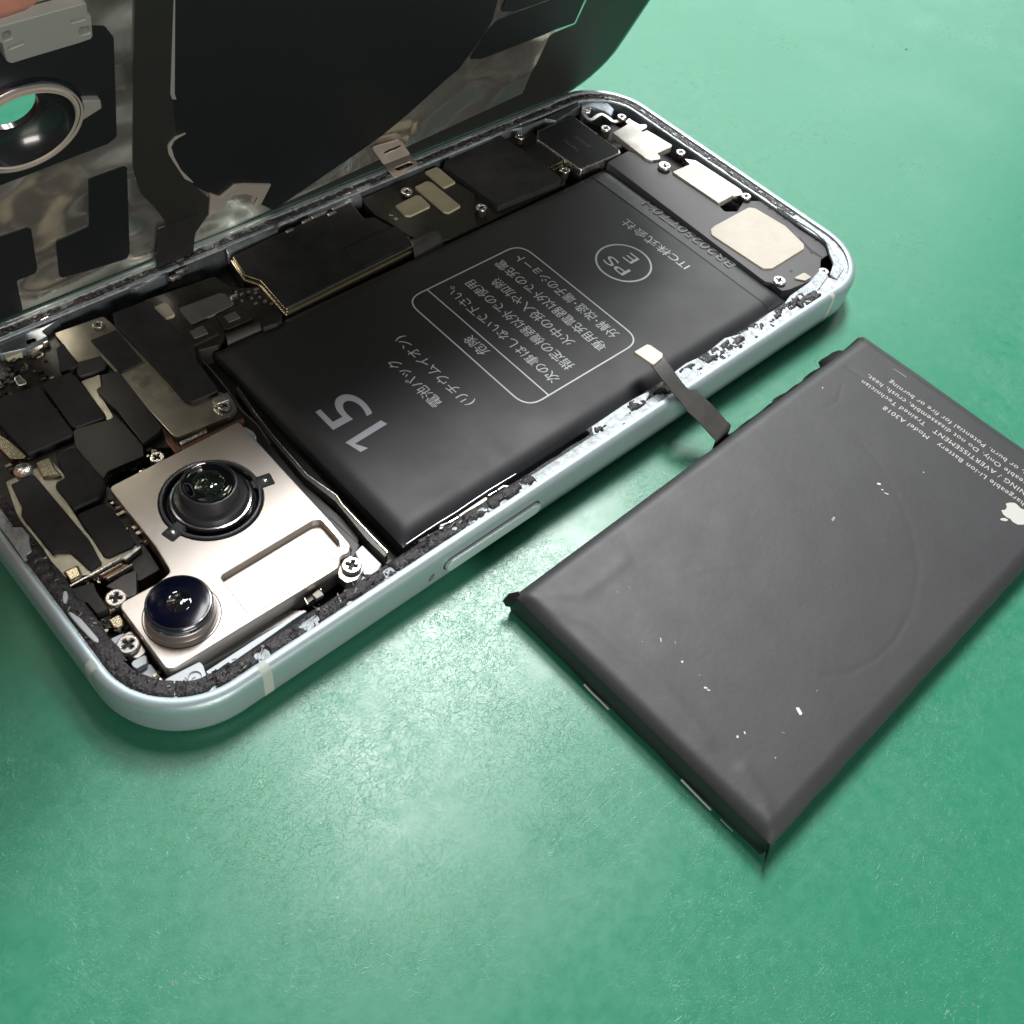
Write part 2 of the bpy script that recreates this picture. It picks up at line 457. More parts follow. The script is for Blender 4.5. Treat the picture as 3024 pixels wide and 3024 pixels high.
# torn adhesive and foam residue on the ledge: relief that sinks below the ledge where it was peeled away
def residue(name, a, b, cover, d0=1.62, d1=3.35, h=0.38, key='adhesive_black', step=0.22, seed=0.0, nd=9):
    mb = MB(); n = int((b - a) / step) + 1; vs = []
    for i in range(n):
        s = a + (b - a) * i / (n - 1)
        for j in range(nd):
            t = j / (nd - 1)
            w = noise.noise(V((s * 0.35, seed, 3.1))) * 0.25
            d = d0 + (d1 + w - d0) * t
            m1 = noise.noise(V((s * 0.45, t * 1.3 + seed, 1.7))) * 0.8 + noise.noise(V((s * 1.6, t * 3 + seed, 5.2))) * 0.45
            edge = min(t, 1 - t) * 6
            mask = m1 + cover(s) * 1.6 - 0.8
            z = 6.52 + max(-0.25, min(h, mask * 1.2)) + (noise.noise(V((s * 1.4, t * 3, seed))) * 0.3 + noise.noise(V((s * 4.0, t * 7, seed))) * 0.14 if mask > 0 else 0)
            if edge < 1: z = min(z, 6.44 + 0.35 * edge)
            x, y = rim(s, d); vs.append((x, y, z))
    fs = [(i * nd + j, (i + 1) * nd + j, (i + 1) * nd + j + 1, i * nd + j + 1) for i in range(n - 1) for j in range(nd - 1)]
    mb.add(vs, fs, key); return mb.build(name, phone, sharp=60, kind='stuff')
def cov_near(s):
    if s < 36: return 0.78 + 0.2 * math.sin(s)
    if s < 50: return 0.55
    if s < 62: return 0.15
    if s < 78: return 0.1
    if s < 106: return 0.48
    if s < 113: return 0.15
    if s < 119: return 0.75
    return 0.05
residue('adhesive_residue', -2, 124, cov_near, d1=3.7, seed=1.0)
residue('adhesive_residue', 124, 124 + ARC + 6, lambda s: 0.15, seed=2.2)
residue('adhesive_residue', 130 + ARC, 123.2 + 2 * ARC + 48 + 2, lambda s: 0.85, d1=2.9, h=0.2, seed=3.1)
s_far = 123.2 + 2 * ARC + 47.2
residue('adhesive_residue', s_far + 2, s_far + 122, lambda s: 0.80, d1=2.7, h=0.16, seed=4.4)
s_end = s_far + 123.2 + ARC
residue('adhesive_residue', s_end, TOT + 1 - ARC - 0, lambda s: 1.0 if s > s_end + 27 or s < s_end + 12 else 0.45, d1=4.3, h=0.42, seed=5.3)
residue('adhesive_residue', TOT - ARC - 1, TOT + 1, lambda s: 0.85 + 0.15 * math.sin(s * 1.3), d1=4.0, h=0.45, seed=6.7)
mb = MB()
prism(mb, [(76.15, 4.52), (76.56, 4.56), (79.56, 4.65), (83.09, 4.74), (86.19, 4.67), (88.76, 4.42), (88.57, 3.87), (86.7, 3.04), (81.65, 2.78), (79.17, 2.48), (76.76, 2.52), (75.07, 3.08), (75.53, 3.76)], 4.0, 6.5, 'bare_metal', r=0.2, bev=0.15)
prism(mb, [(94.45, 4.75), (98.51, 5.02), (102.26, 4.51), (108.4, 5.1), (111.34, 4.16), (113.57, 4.3), (119.75, 4.6), (123.16, 4.29), (126.57, 5.23), (132.51, 5.44), (137.4, 6.49), (136.87, 4.34), (131.59, 3.01), (122.54, 2.1), (115.07, 2.13), (104.87, 2.13), (97.52, 2.06), (93.89, 2.58)], 4.0, 6.5, 'bare_metal', r=0.2, bev=0.15)
mb.build('ledge_shelf', phone, kind='stuff')
residue('adhesive_residue', 63, 118, lambda s: 0.42, d0=2.6, d1=4.6, h=0.32, seed=9.4)
# the glossy crescent of bare plastic left showing on the camera end
mb = MB(); prism(mb, [(2.07, 21.17), (2.43, 20.83), (2.86, 19.31), (2.97, 17.38), (3.04, 15.73), (2.87, 15.27), (2.51, 15.43), (2.31, 16.68), (2.17, 18.37), (2.08, 20.17)], 6.4, 7.25, 'white_plastic', r=0.4, bev=0.12); mb.build('plastic_lug', phone)
mb = MB(); prism(mb, [(3.13, 23.99), (3.44, 23.81), (3.22, 23.15), (2.63, 22.47), (2.35, 22.69), (2.65, 23.34)], 6.4, 7.3, 'white_plastic', r=0.2, bev=0.1); mb.build('plastic_lug', phone)
mb = MB(); prism(mb, [(2.37, 39.54), (2.69, 38.33), (2.84, 36.42), (3.83, 35.66), (3.87, 34.13), (3.34, 32.91), (2.99, 31.7), (2.18, 31.53), (2.08, 30.81), (1.58, 31.06), (1.75, 34.8), (1.69, 37.43)], 6.3, 7.15, 'bare_metal', r=0.2, bev=0.1); mb.build('ledge_patch', phone)

# ---- the screws: one mesh, copied
def screw_mesh(r=1.0):
    mb = MB(); cr = [(0.13, 0.13), (0.13, 0.5), (-0.13, 0.5), (-0.13, 0.13), (-0.5, 0.13), (-0.5, -0.13), (-0.13, -0.13), (-0.13, -0.5), (0.13, -0.5), (0.13, -0.13), (0.5, -0.13), (0.5, 0.13)]
    prism(mb, circle(0, 0, 1.0, 28), 0, 0.42, 'screw_metal', r=0, bev=0.14, holes=[[(x * 1.05, y * 1.05) for x, y in cr]], hr=0.04)
    prism(mb, circle(0, 0, 0.7, 16), 0, 0.12, 'midframe_dark', r=0, bev=0)
    lathe(mb, 0, 0, [(0.9, -1.6), (0.9, 0.0)], 'board_dark', 20, False)
    o = mb.build('screw', None); return o
screw0 = screw_mesh(); used = []
def place_screw(x, y, z, r, rz=0.4):
    if not used: o = screw0
    else: o = screw0.copy(); col.objects.link(o)
    used.append(o); o.parent = phone; o.location = V((x, y, z)) * S; o.scale = (r, r, max(1.0, r)); o.rotation_euler = (0, 0, rz)
for q, z, r, rz in [
    ([(33.29, 6.53)], 5.6, 1.35, 0.6), ([(5.52, 13.79)], 5.3, 1.4, 0.2), ([(7.66, 20.22)], 5.6, 1.3, 0.9), ([(35.73, 39.6)], 5.6, 0.95, 0.3),
    ([(29.85, 64.13)], 5.6, 0.9, 0.1), ([(89.3, 64.39)], 5.7, 1.1, 0.7), ([(97.46, 53.46)], 5.8, 1.05, 0.2), ([(134.67, 58.52)], 6.2, 1.0, 0.2),
    ([(140.51, 59.63)], 6.2, 0.95, 0.5), ([(135.66, 43.45)], 6.2, 1.25, 0.9), ([(141.92, 44.76)], 6.2, 0.95, 0.1), ([(142.25, 28.11)], 6.2, 0.95, 0.4),
    ([(128.47, 8.97)], 5.9, 1.15, 0.3), ([(137.25, 5.7)], 6.1, 0.95, 0.2), ([(118.28, 65.77)], 5.9, 0.9, 0.0), ([(118.46, 53.5)], 5.7, 0.95, 0.0), ([(23.18, 36.63)], 5.8, 1.0, 0.4)]:
    place_screw(q[0][0], q[0][1], z, r, rz)

def part(name, k, pts, z0, z1, r=0.35, bev=0.08, parent=None, label=None, holes=(), kside=None, hr=0.2):
    mb = MB(); prism(mb, pts, z0, z1, k, r=r, bev=bev, holes=holes, kside=kside, hr=hr)
    o = mb.build(name, parent or phone)
    if label: o['label'] = label
    return o

# ---- rear camera module
cammod = empty('camera_module'); cammod.parent = phone
outl = [(15.33, 35.23), (34.82, 35.13), (35.21, 34.72), (35, 13.37), (34.74, 8.74), (33.86, 7.84), (32.63, 8.08), (31.39, 6.8), (30.12, 6.76), (7.8, 6.96), (7.02, 7.58), (7.19, 18.07), (7.69, 18.69), (12.31, 18.51), (14.46, 18.95), (14.66, 19.56), (15.13, 23.42)]
pocket = [(18.89, 14.72), (33.09, 14.82), (34.06, 14.33), (33.95, 10.23), (33.54, 9.49), (31.07, 7.74), (19.35, 7.58), (18.66, 8.06)]
c1 = (24.75, 25.7)
mb = MB()
hole = circle(c1[0], c1[1], 6.75, 48)
prism(mb, outl, 3.0, 6.9, 'camera_plate', r=0.8, bev=0.14, holes=[pocket, hole], hr=0.7, kside='camera_plate')
prism(mb, inset(ccw(pocket), -0.2), 3.0, 5.75, 'camera_plate', r=0.4, bev=0)
A2 = [(33.36, 9.44), (31.38, 8.01), (30.33, 7.79), (19.46, 7.56), (19.03, 7.67), (18.69, 8.1), (18.81, 13.85), (18.88, 14.63)]
tube(mb, spline([(x, y, 6.9) for x, y in A2], 3), 0.055, 'camera_side', 6)
mb.build('bracket', cammod)
mb = MB(); prism(mb, circle(c1[0], c1[1], 6.9, 40), 3.0, 5.9, 'midframe_dark', r=0, bev=0); mb.build('lens_well', cammod)
for (q, a) in (([(32.04, 24.11)], 0.9), ([(17.96, 23.95)], 0.9)):
    mb = MB()
    d = V(q[0]) - V(c1); ang = math.atan2(d.y, d.x)
    prism(mb, [(q[0][0] + x * math.cos(ang) - y * math.sin(ang), q[0][1] + x * math.sin(ang) + y * math.cos(ang)) for x, y in rect(-1.5, -1.05, 1.1, 1.05)], 6.6, 6.96, 'midframe_dark', r=0.3, bev=0.05)
    prism(mb, [(q[0][0] + x * math.cos(ang) - y * math.sin(ang), q[0][1] + x * math.sin(ang) + y * math.cos(ang)) for x, y in rect(-1.8, -0.7, 0.5, 0.7)], 6.7, 7.0, 'lens_chrome', r=0.25, bev=0.08)
    lathe(mb, q[0][0], q[0][1], [(0.3, 6.9), (0.3, 7.1), (0.22, 7.2), (0, 7.24)], 'screw_metal', 12, False)
    mb.build('lens_tab', cammod)
mb = MB()
x, y = c1
lathe(mb, x, y, [(6.6, 5.5), (6.6, 6.95), (6.45, 7.08), (6.2, 7.08), (6.05, 6.9)], 'lens_chrome', 64, False)
lathe(mb, x, y, [(6.05, 6.9), (5.75, 6.35), (5.4, 6.3), (5.4, 7.1), (5.25, 7.25)], 'lens_black', 64, False)
lathe(mb, x, y, [(5.25, 7.25), (5.0, 7.3), (4.9, 7.1), (4.75, 7.05)], 'lens_chrome', 64, False)
lathe(mb, x, y, [(4.9, 6.8), (4.8, 7.6), (4.6, 8.0), (4.0, 8.2), (3.8, 8.4), (3.68, 10.2), (3.58, 10.42), (3.45, 10.45)], 'lens_barrel', 64, False)
lathe(mb, x, y, [(3.45, 10.45), (3.38, 10.3), (3.3, 10.28), (2.9, 10.36), (2.1, 10.4)], 'lens_glass', 64, False)
lathe(mb, x, y, [(2.1, 10.4), (1.95, 10.2), (1.8, 10.15), (1.5, 10.3), (1.0, 10.46), (0.5, 10.54), (0.05, 10.56)], 'lens_coating', 48, True)
mb.build('wide_lens', cammod, sharp=32)
mb = MB()
x, y = 12.35, 12.75
lathe(mb, x, y, [(4.77, 6.88), (4.59, 6.94), (4.46, 6.6)], 'midframe_dark', 64, False)
lathe(mb, x, y, [(4.41, 6.5), (4.37, 7.2), (4.14, 7.3), (4.14, 8.6), (4.05, 8.7)], 'camera_side', 64, False)
lathe(mb, x, y, [(4.05, 8.7), (4.09, 8.75), (4.05, 9.3), (3.98, 9.42)], 'lens_chrome', 64, False)
lathe(mb, x, y, [(3.98, 9.42), (3.96, 9.75), (3.83, 9.92), (3.65, 9.95)], 'lens_black', 64, False)
lathe(mb, x, y, [(3.65, 9.95), (3.56, 9.86), (3.15, 9.92), (2.25, 9.98), (1.5, 10.0)], 'lens_glass_blue', 64, False)
lathe(mb, x, y, [(1.5, 10.0), (1.4, 9.85), (1.2, 9.9), (0.8, 10.05), (0.4, 10.12), (0.05, 10.14)], 'lens_glass', 40, True)
mb.build('ultra_wide_lens', cammod, sharp=32)
part('ear', 'camera_plate', [(33.03, 8.45), (34.36, 8.13), (34.85, 6.7), (34.37, 5.33), (32.66, 4.59), (31.28, 4.98), (31.05, 6.35), (31.85, 7.62)], 4.0, 5.5, r=0.6, parent=cammod)
part('ear', 'camera_plate', [(6.95, 15.78), (6.78, 11.9), (5.5, 11.7), (4.64, 12.99), (4.45, 14.66), (5.09, 15.38)], 4.0, 5.2, r=0.6, parent=cammod)
part('ear', 'silver_metal', [(6.52, 20.91), (7.36, 21.41), (8.18, 20.52), (8.21, 19.59), (7.46, 19.27), (6.56, 19.34), (6.22, 19.23)], 4.0, 5.5, r=0.4, parent=cammod)

# ---- dark sheets, shields, connectors and pads seen from above
T = [  # name, material, outline, bottom, top, corner, bevel
 # region left of the camera: logic board and its connectors
 ('shield_plate', 'shield_metal', [(23.97, 66.54), (31.45, 65.83), (31.9, 62.16), (33.48, 47.19), (37.72, 41.39), (37.08, 38.63), (35.39, 37.84), (27.42, 38.75), (27.13, 39.51), (27, 53.88), (27, 58.71), (23.75, 59.32)], 3.5, 5.4, 0.4, 0.06),
 ('shield_plate', 'shield_metal', [(22.29, 55.75), (25.15, 55.42), (24.1, 53.26), (23.26, 53.01), (22.54, 47.06), (21.43, 46.89), (21.76, 48.6)], 3.5, 5.35, 0.2, 0.06),
 ('foam_sheet', 'foam_black', [(32.55, 64.83), (38.53, 64.53), (38.21, 62.08), (38.57, 51.81), (37.4, 49.75), (36.62, 42.63), (36.23, 42.39), (32.28, 42.69), (31.71, 43.78), (31.86, 48.09), (31.66, 62.47)], 4.5, 6.2, 0.3, 0.12),
 ('foam_sheet', 'foam_black', [(27.35, 62.02), (31.42, 61.89), (31.19, 53.87), (27.47, 53.81)], 5.3, 5.7, 0.15, 0.06),
 ('flex_cable', 'flex_black', [(23.57, 59.01), (26.96, 58.38), (26.78, 56.4), (25.98, 55.57), (22.4, 56.39), (22.57, 57.29)], 4.5, 5.75, 0.3, 0.1),
 ('connector_cover', 'foam_black', [(22.56, 63.05), (23.91, 63.53), (23.44, 58.23), (20.74, 58.41)], 4.5, 5.9, 0.3, 0.1),
 ('connector_cover', 'foam_black', [(17.55, 57.66), (21.79, 57.49), (22, 56.09), (21.67, 47.67), (21.22, 47.18), (17.33, 47.7), (17.01, 48.63)], 4.5, 6.1, 0.35, 0.12),
 ('connector_cover', 'foam_black', [(10.84, 58.81), (17.14, 57.76), (16.71, 47.32), (16.36, 46.95), (10.12, 47.28), (9.56, 56.19)], 4.5, 5.9, 0.35, 0.12),
 ('flex_cable', 'flex_black', [(23.11, 52.59), (24.02, 52.78), (24.96, 54.67), (27.34, 54.01), (26.64, 41.3), (25.99, 40.65), (23, 39.98), (23.34, 47.77), (23.24, 48.17), (22.92, 51.72)], 4.5, 5.95, 0.15, 0.08),
 ('flex_cable', 'flex_black', [(16.71, 47.43), (17.39, 47.73), (22.67, 46.46), (22.87, 45.5), (22.92, 39.89), (22.03, 38.1), (16.89, 38.49), (15.67, 37.59), (15.56, 41.59), (15.65, 44.92)], 4.5, 5.8, 0.3, 0.1),
 ('connector_cover', 'foam_black', [(12.95, 45.04), (15.49, 44.71), (15.67, 40.95), (15.69, 37.18), (13.7, 35.23), (10.32, 35.53), (10.24, 39.93), (10.7, 40.61), (11.99, 40.63)], 4.5, 6.05, 0.3, 0.12),
 ('connector_cover', 'foam_black', [(10.3, 34.54), (13.5, 34.28), (14.27, 32.82), (13.84, 26.37), (13.24, 25.86), (9.99, 26.3), (9.63, 26.85)], 4.5, 5.75, 0.3, 0.1),
 ('foam_sheet', 'foam_black', [(6.02, 43.71), (9.1, 43.54), (9.21, 40.75), (9.47, 29.76), (8.96, 26.02), (7.32, 25.87), (6.73, 29.89), (5.51, 30.83), (4.9, 30.75), (4.74, 38.37), (5.43, 39.54)], 4.8, 6.0, 0.25, 0.1),
 ('shield_plate', 'shield_metal', [(5.83, 44.98), (9.51, 44.82), (12.18, 44.75), (12.31, 41.33), (10.47, 40.39), (10.23, 35.63), (9.91, 32.19), (10, 26.27), (13.6, 26.25), (13.98, 25.19), (7.91, 25.12), (3.9, 27.04), (4.4, 39.19)], 3.5, 5.4, 0.35, 0.06),
 ('foam_sheet', 'graphite_tape', [(3.94, 24.74), (6.74, 23.98), (6.37, 22.64), (6.19, 19.45), (4.77, 19.66), (4.67, 21.79), (3.47, 22.6), (3.36, 23.58)], 4.5, 5.9, 0.25, 0.1),
 ('flex_cable', 'flex_grey', [(7.64, 23.01), (10.14, 23.18), (11.87, 22.92), (9.98, 19.68), (8.64, 19.94), (8.64, 21.44), (8.3, 21.84)], 3.6, 5.2, 0.2, 0.06),
 ('board_edge', 'board_dark', [(17.03, 72.97), (24.26, 67.58), (38.04, 39.81), (37.16, 37.06), (27.32, 37.39), (23.42, 39.94), (16.16, 37.92), (14.33, 21.6), (11.55, 21.59), (3.59, 27.77), (3.85, 45.93)], 1.7, 4.6, 0.3, 0.1),
 ('gold_strip', 'gold_metal', [(8.65, 53.7), (9.41, 51.27), (9.96, 47.32), (9.52, 47.03), (7.98, 48.02), (7.69, 51.75)], 4.4, 5.6, 0.2, 0.15),
 ('gold_clip', 'gold_metal', [(10.2, 45.21), (12.08, 45.12), (12.05, 43.99), (11.76, 43), (11.87, 41.72), (11.84, 41.29), (9.77, 42.39), (9.82, 43.24)], 5.3, 6.0, 0.3, 0.25),
 ('gold_clip', 'gold_metal', [(4.63, 27.66), (6.58, 27.48), (6.23, 25.63), (4.49, 25.67)], 5.2, 5.9, 0.3, 0.3),
 ('gold_clip', 'gold_metal', [(5.51, 18.64), (6.97, 18.5), (6.94, 17.38), (6.54, 16.69), (5.78, 16.67), (5.41, 17.33)], 4.2, 5.2, 0.2, 0.2),
 # behind the battery: power board with its pads
 ('logic_board', 'board_dark', [(81.83, 67.96), (91.17, 68.28), (99.32, 68.14), (99.41, 62.14), (100.25, 58.23), (93.93, 51.02), (87.94, 50.89), (85.39, 51.5), (82.43, 55.13), (81.84, 60.05), (81.14, 63.09)], 1.7, 5.2, 0.3, 0.08),
 ('thermal_pad', 'olive_pad', [(85.36, 62.79), (90.45, 63.14), (90.96, 62.46), (90.69, 59.57), (90.35, 59.28), (85.84, 59.13), (85.13, 59.7), (85.23, 60.68)], 5.1, 5.6, 0.35, 0.1),
 ('thermal_pad', 'olive_pad', [(91.66, 65.11), (94.62, 65.28), (95.21, 64.51), (95.18, 56.38), (92.05, 56.13), (91.54, 56.84)], 5.1, 5.6, 0.35, 0.1),
 ('thermal_pad', 'olive_pad', [(96.12, 67.65), (98.84, 67.61), (99.1, 67.04), (98.96, 62.23), (96.28, 62.09), (96.06, 62.44)], 5.1, 5.6, 0.3, 0.1),
 ('foam_sheet', 'foam_black', [(100, 66.97), (101.37, 67.89), (114.16, 68.29), (115.46, 67.96), (116.06, 62.14), (116.18, 51.87), (115.16, 51.44), (100.65, 52.32), (100.38, 53.2)], 4.6, 6.0, 0.35, 0.1),
 ('board_edge', 'board_dark', [(99.05, 67.65), (114.42, 69.21), (123.81, 68.27), (118.51, 52.88), (116.68, 51.49), (88.1, 50.82), (87.69, 52.22)], 1.7, 4.7, 0.3, 0.1),
 ('logic_board', 'board_dark', [(38.3, 65.9), (50.01, 64.71), (50.88, 60.49), (54.85, 58.6), (53.83, 52.14), (52.55, 49.92), (44.07, 52.4), (42.06, 51.2), (38.91, 51.95), (38.31, 53.28), (38.73, 60.99)], 1.7, 5.1, 0.3, 0.08),
 ('thermal_pad', 'cream_pad', [(38.21, 63.3), (40.3, 63.29), (40.65, 62.66), (40.27, 60.24), (39.87, 59.99), (38.09, 60.23)], 5.0, 5.6, 0.3, 0.1),
 ('thermal_pad', 'grey_pad', [(41.32, 60.72), (41.71, 61.03), (48.4, 60.56), (49.01, 59.95), (49, 57.39), (48.35, 56.98), (41.09, 56.89)], 5.0, 5.5, 0.3, 0.08),
 ('connector', 'board_dark', [(38.14, 56.38), (43.41, 56.29), (43.76, 55.67), (43.44, 52.88), (38.51, 52.75), (38.01, 53.1)], 5.0, 5.6, 0.4, 0.14),
 ('connector', 'board_dark', [(45.17, 56.54), (49, 56.81), (49.59, 53.3), (49.29, 52.85), (44.93, 52.91), (44.5, 53.4)], 5.0, 5.5, 0.3, 0.12),
 ('connector_tag', 'grey_pad', [(39.9, 55.52), (42.24, 55.58), (42.01, 53.68), (39.68, 53.82)], 5.5, 5.75, 0.1, 0.03),
 ('connector_tag', 'grey_pad', [(45.87, 55.55), (47.91, 55.53), (47.86, 53.91), (45.79, 54.01)], 5.4, 5.65, 0.1, 0.03),
 # bottom end of the phone
 ('speaker_box', 'speaker_plastic', [(127.58, 51.03), (134.01, 51.43), (136.36, 45.56), (136.41, 30.25), (135.8, 27.9), (137.91, 26.54), (141.63, 27.94), (144.28, 26.24), (146.46, 22.61), (144.62, 9.64), (143.63, 8.46), (140.37, 8.37), (136.2, 5.48), (128.69, 6.56), (127.1, 7.15), (127.29, 9.64), (126.47, 10.62)], 1.8, 5.8, 0.5, 0.12),
 ('speaker_pad', 'cream_pad', [(129.1, 25.76), (130.54, 25.95), (140.48, 25.91), (141.39, 24.98), (142.11, 18.26), (140.82, 12.81), (139.77, 12.01), (130.16, 11.92), (128.61, 12.83), (127.93, 24.57)], 5.7, 6.1, 0.9, 0.1),
 ('speaker_pad', 'cream_pad', [(131.73, 7.99), (134.34, 7.86), (134.48, 6.41), (134.22, 6.24), (132.62, 6.27), (131.54, 7.71)], 5.7, 6.1, 0.5, 0.1),
 ('cover_plate', 'bright_plate', [(135.1, 56.99), (138.88, 57.26), (140.3, 57.53), (140.67, 53.88), (141.97, 53.93), (142.58, 47.57), (141.82, 47.11), (137.75, 47.19), (137.57, 46.23), (136.82, 45.55), (134.92, 46.27), (134.5, 47.39)], 5.2, 6.3, 0.3, 0.1),
 ('cover_plate', 'bright_plate', [(135.85, 41.54), (140.75, 41.23), (141.66, 40.51), (141.92, 30.8), (140.47, 29.83), (136.21, 29.79)], 5.2, 6.3, 0.35, 0.1),
 ('connector_bracket', 'silver_metal', [(141.75, 43.5), (143.3, 41.8), (143.88, 30.56), (142.93, 29.05), (141.04, 29.91), (141.08, 37.34), (141.3, 41.57)], 4.8, 5.9, 0.2, 0.08),
 ('board_edge', 'midframe_dark', [(125.34, 71.57), (142.73, 72.38), (150.69, 30.23), (147.93, 10.39), (131.78, 7.71), (123.59, 53.2)], 1.7, 2.6, 0.3, 0.1),
]
for name, k, pts, z0, z1, r, bv in T: part(name, k, pts, z0, z1, r, bv)

# big shielded chip package behind the battery: gold can with a black sheet on top
can = [(54.55, 66.36), (65.65, 67.05), (75.88, 67.61), (79.09, 67.07), (78.41, 62.54), (80.01, 61.95), (80.76, 58.83), (81.7, 54.53), (81.02, 52.1), (62.59, 51.49), (60.81, 51.37), (54.31, 51.26), (54.91, 59), (53.62, 61.37)]
shield = empty('shield_can'); shield.parent = phone
part('can', 'gold_metal', can, 3.0, 5.9, 0.4, 0.12, parent=shield)
part('rim_line', 'gold_metal', inset(ccw(can), -0.35), 3.0, 5.2, 0.4, 0.15, parent=shield)
part('top_sheet', 'foam_black', inset(ccw(can), 0.22), 5.8, 6.05, 0.4, 0.06, parent=shield)
part('top_patch', 'foam_black', [(70.3, 57.57), (76.87, 57.92), (81.58, 57.75), (81.22, 53.5), (80.09, 52.49), (70.73, 52.26), (70.45, 52.46)], 6.0, 6.16, 0.2, 0.05, parent=shield)

# vibration motor with its printed lines
motor = empty('vibration_motor'); motor.parent = phone
mtop = [(122.91, 65.75), (130.45, 65.76), (132.75, 65.08), (132.68, 59.75), (132.54, 52.3), (131.84, 51.48), (121.42, 51.92), (121.13, 52.49), (120.92, 56.78), (120.8, 63.51)]
part('case', 'silver_metal', mtop, 2.6, 5.95, 0.4, 0.25, parent=motor)
part('label_sheet', 'foam_black', inset(ccw(mtop), 0.35), 5.9, 6.06, 0.4, 0.04, parent=motor)
q = [(125.53, 56.22)][0]; q2 = [(125.69, 62.05)][0]
ang = math.atan2(q2[1] - q[1], q2[0] - q[0])
text('printed_line', 'TAPTIC', 1.25, (q[0], q[1], 6.08), ang, 'print_faint', motor, space=1.1)
q = [(128.21, 56.17)][0]
text('printed_line', 'ENGINE', 1.1, (q[0], q[1], 6.08), ang, 'print_faint', motor, space=1.1)
part('motor_connector', 'flex_black', [(116.66, 62.25), (120.41, 63.27), (121.07, 58.07), (119.99, 55.59), (116.72, 56.21)], 4.0, 5.6, 0.3, 0.1)
for a in ("1215,940 1275,905 1282,915 1222,952", "1235,962 1278,935 1285,945 1243,972"):
    pass
mb = MB()
for q in ([(117.45, 56.21), (120.57, 56.34), (120.26, 55.88), (117.2, 55.66)], [(117.02, 55.19), (119.63, 55.23), (119.37, 54.93), (116.96, 54.84)]): prism(mb, q, 5.2, 5.8, 'gold_metal', r=0.05, bev=0.05)
mb.build('contact_spring', phone)

# bent spring strap beside the motor
mb = MB()
pth = spline([(x, y, 5.9) for x, y in [(136.97, 66.83), (135.4, 65.46), (134.61, 63.67), (135.04, 62.7), (137.15, 62.99), (138.24, 62.85), (138.47, 61.48), (138.45, 59.88), (139.68, 59.48), (141.24, 59.39)]], 5)
ribbon(mb, pth, 0.75, 0.35, 'silver_metal', [V((-(pth[min(i+1,len(pth)-1)]-pth[max(i-1,0)]).y, (pth[min(i+1,len(pth)-1)]-pth[max(i-1,0)]).x, 0)) for i in range(len(pth))])
prism(mb, [(135.98, 65.89), (136.85, 65.95), (137, 65), (136.4, 64.5), (135.64, 64.95)], 5.6, 6.15, 'silver_metal', r=0.15, bev=0.1)
mb.build('spring_strap', phone)
mb = MB()
prism(mb, [(137.51, 68.45), (139.49, 68.59), (140.43, 67.89), (141.16, 66.57), (142.19, 65.96), (142.4, 64.96), (141.95, 62.91), (139.42, 61.26), (139.29, 63.34), (137.97, 65.86), (135.85, 65.97)], 2.5, 6.0, 'inner_metal', r=0.5, bev=0.3)
mb.build('corner_post', phone)
part('bracket_arm', 'silver_metal', [(142.39, 59.23), (142.32, 58.27), (142.62, 56.39), (143.73, 55.86), (143.74, 55.28), (142.97, 54.76), (140.7, 54.6), (140.59, 57.61), (140.68, 58.69)], 5.0, 5.9, 0.2, 0.12)

# holes drilled in the speaker box
mb = MB()
for q in ([(144.04, 23.53), (144.04, 19.89), (144.19, 16.28), (144.05, 12.37), (132.81, 9.56)]):
    prism(mb, circle(q[0], q[1], 0.32, 12), 5.7, 5.815, 'midframe_dark', r=0, bev=0)
prism(mb, [(142.06, 14.79), (142.35, 14.84), (141.86, 13.97), (141.16, 11.21), (141.24, 10.45), (141.32, 8.63), (140.81, 8.5), (140.54, 10.09), (140.1, 10.73), (140.54, 11.15), (141.34, 13.82)], 5.6, 5.82, 'midframe_dark', r=0.1, bev=0)
mb.build('speaker_seam', phone)
part('cable_end', 'flex_grey', [(128.14, 8.56), (130.99, 8.54), (132.03, 8.06), (132.01, 7.4), (133.5, 6.61), (132.05, 6.47), (128.35, 6.65), (128.21, 6.86)], 3.5, 5.3, 0.3, 0.2)
part('corner_block', 'white_plastic', [(136.19, 5.88), (136.47, 5.12), (137.18, 3.74), (138.66, 3.88), (137.48, 2.86), (134.56, 2.6), (132.54, 3.3), (131.49, 4.24), (132.08, 5.17), (133.3, 5.46), (135.09, 5.37)], 4.0, 6.3, 0.3, 0.2)
part('corner_block', 'bare_metal', [(144.44, 22.84), (144.79, 20.69), (145.17, 16.65), (145.1, 12.34), (143.27, 8.06), (142.44, 6.21), (140.77, 3.78), (137.13, 2.74), (137.21, 4.42), (140.29, 5.87), (141.82, 7.82), (144.24, 10.44), (144.77, 13.79), (144.45, 18.69)], 6.3, 6.75, 0.2, 0.15)

# white brackets beside the camera module
part('frame_block', 'white_plastic', [(4.49, 11.41), (4.86, 11.59), (6.34, 11.5), (6.37, 11.17), (5.94, 10.31), (4.6, 10.36), (4.45, 10.96)], 1.8, 5.6, 0.2, 0.12)
part('frame_block', 'white_plastic', [(4.78, 10.9), (6.4, 10.58), (6.36, 8.32), (6.67, 7.6), (5.97, 7.68), (5.05, 8.3), (4.63, 9.47)], 1.8, 4.6, 0.2, 0.12)
part('frame_block', 'white_plastic', [(4.55, 16.47), (6.15, 16.2), (6.27, 15.11), (5.67, 14.72), (4.74, 14.72), (4.1, 13.28), (4.19, 12.49), (3.87, 12.56), (3.43, 13.7), (3.51, 14.72), (4, 15.67)], 1.8, 4.6, 0.3, 0.12)
fb = part('frame_block', 'white_plastic', [(5.74, 6.68), (6.63, 6.79), (8.21, 6.64), (10.67, 6.35), (10.73, 5.7), (10.07, 3.62), (8.71, 4), (7.32, 4.89), (7.09, 5.42)], 2.0, 6.3, 0.25, 0.12)
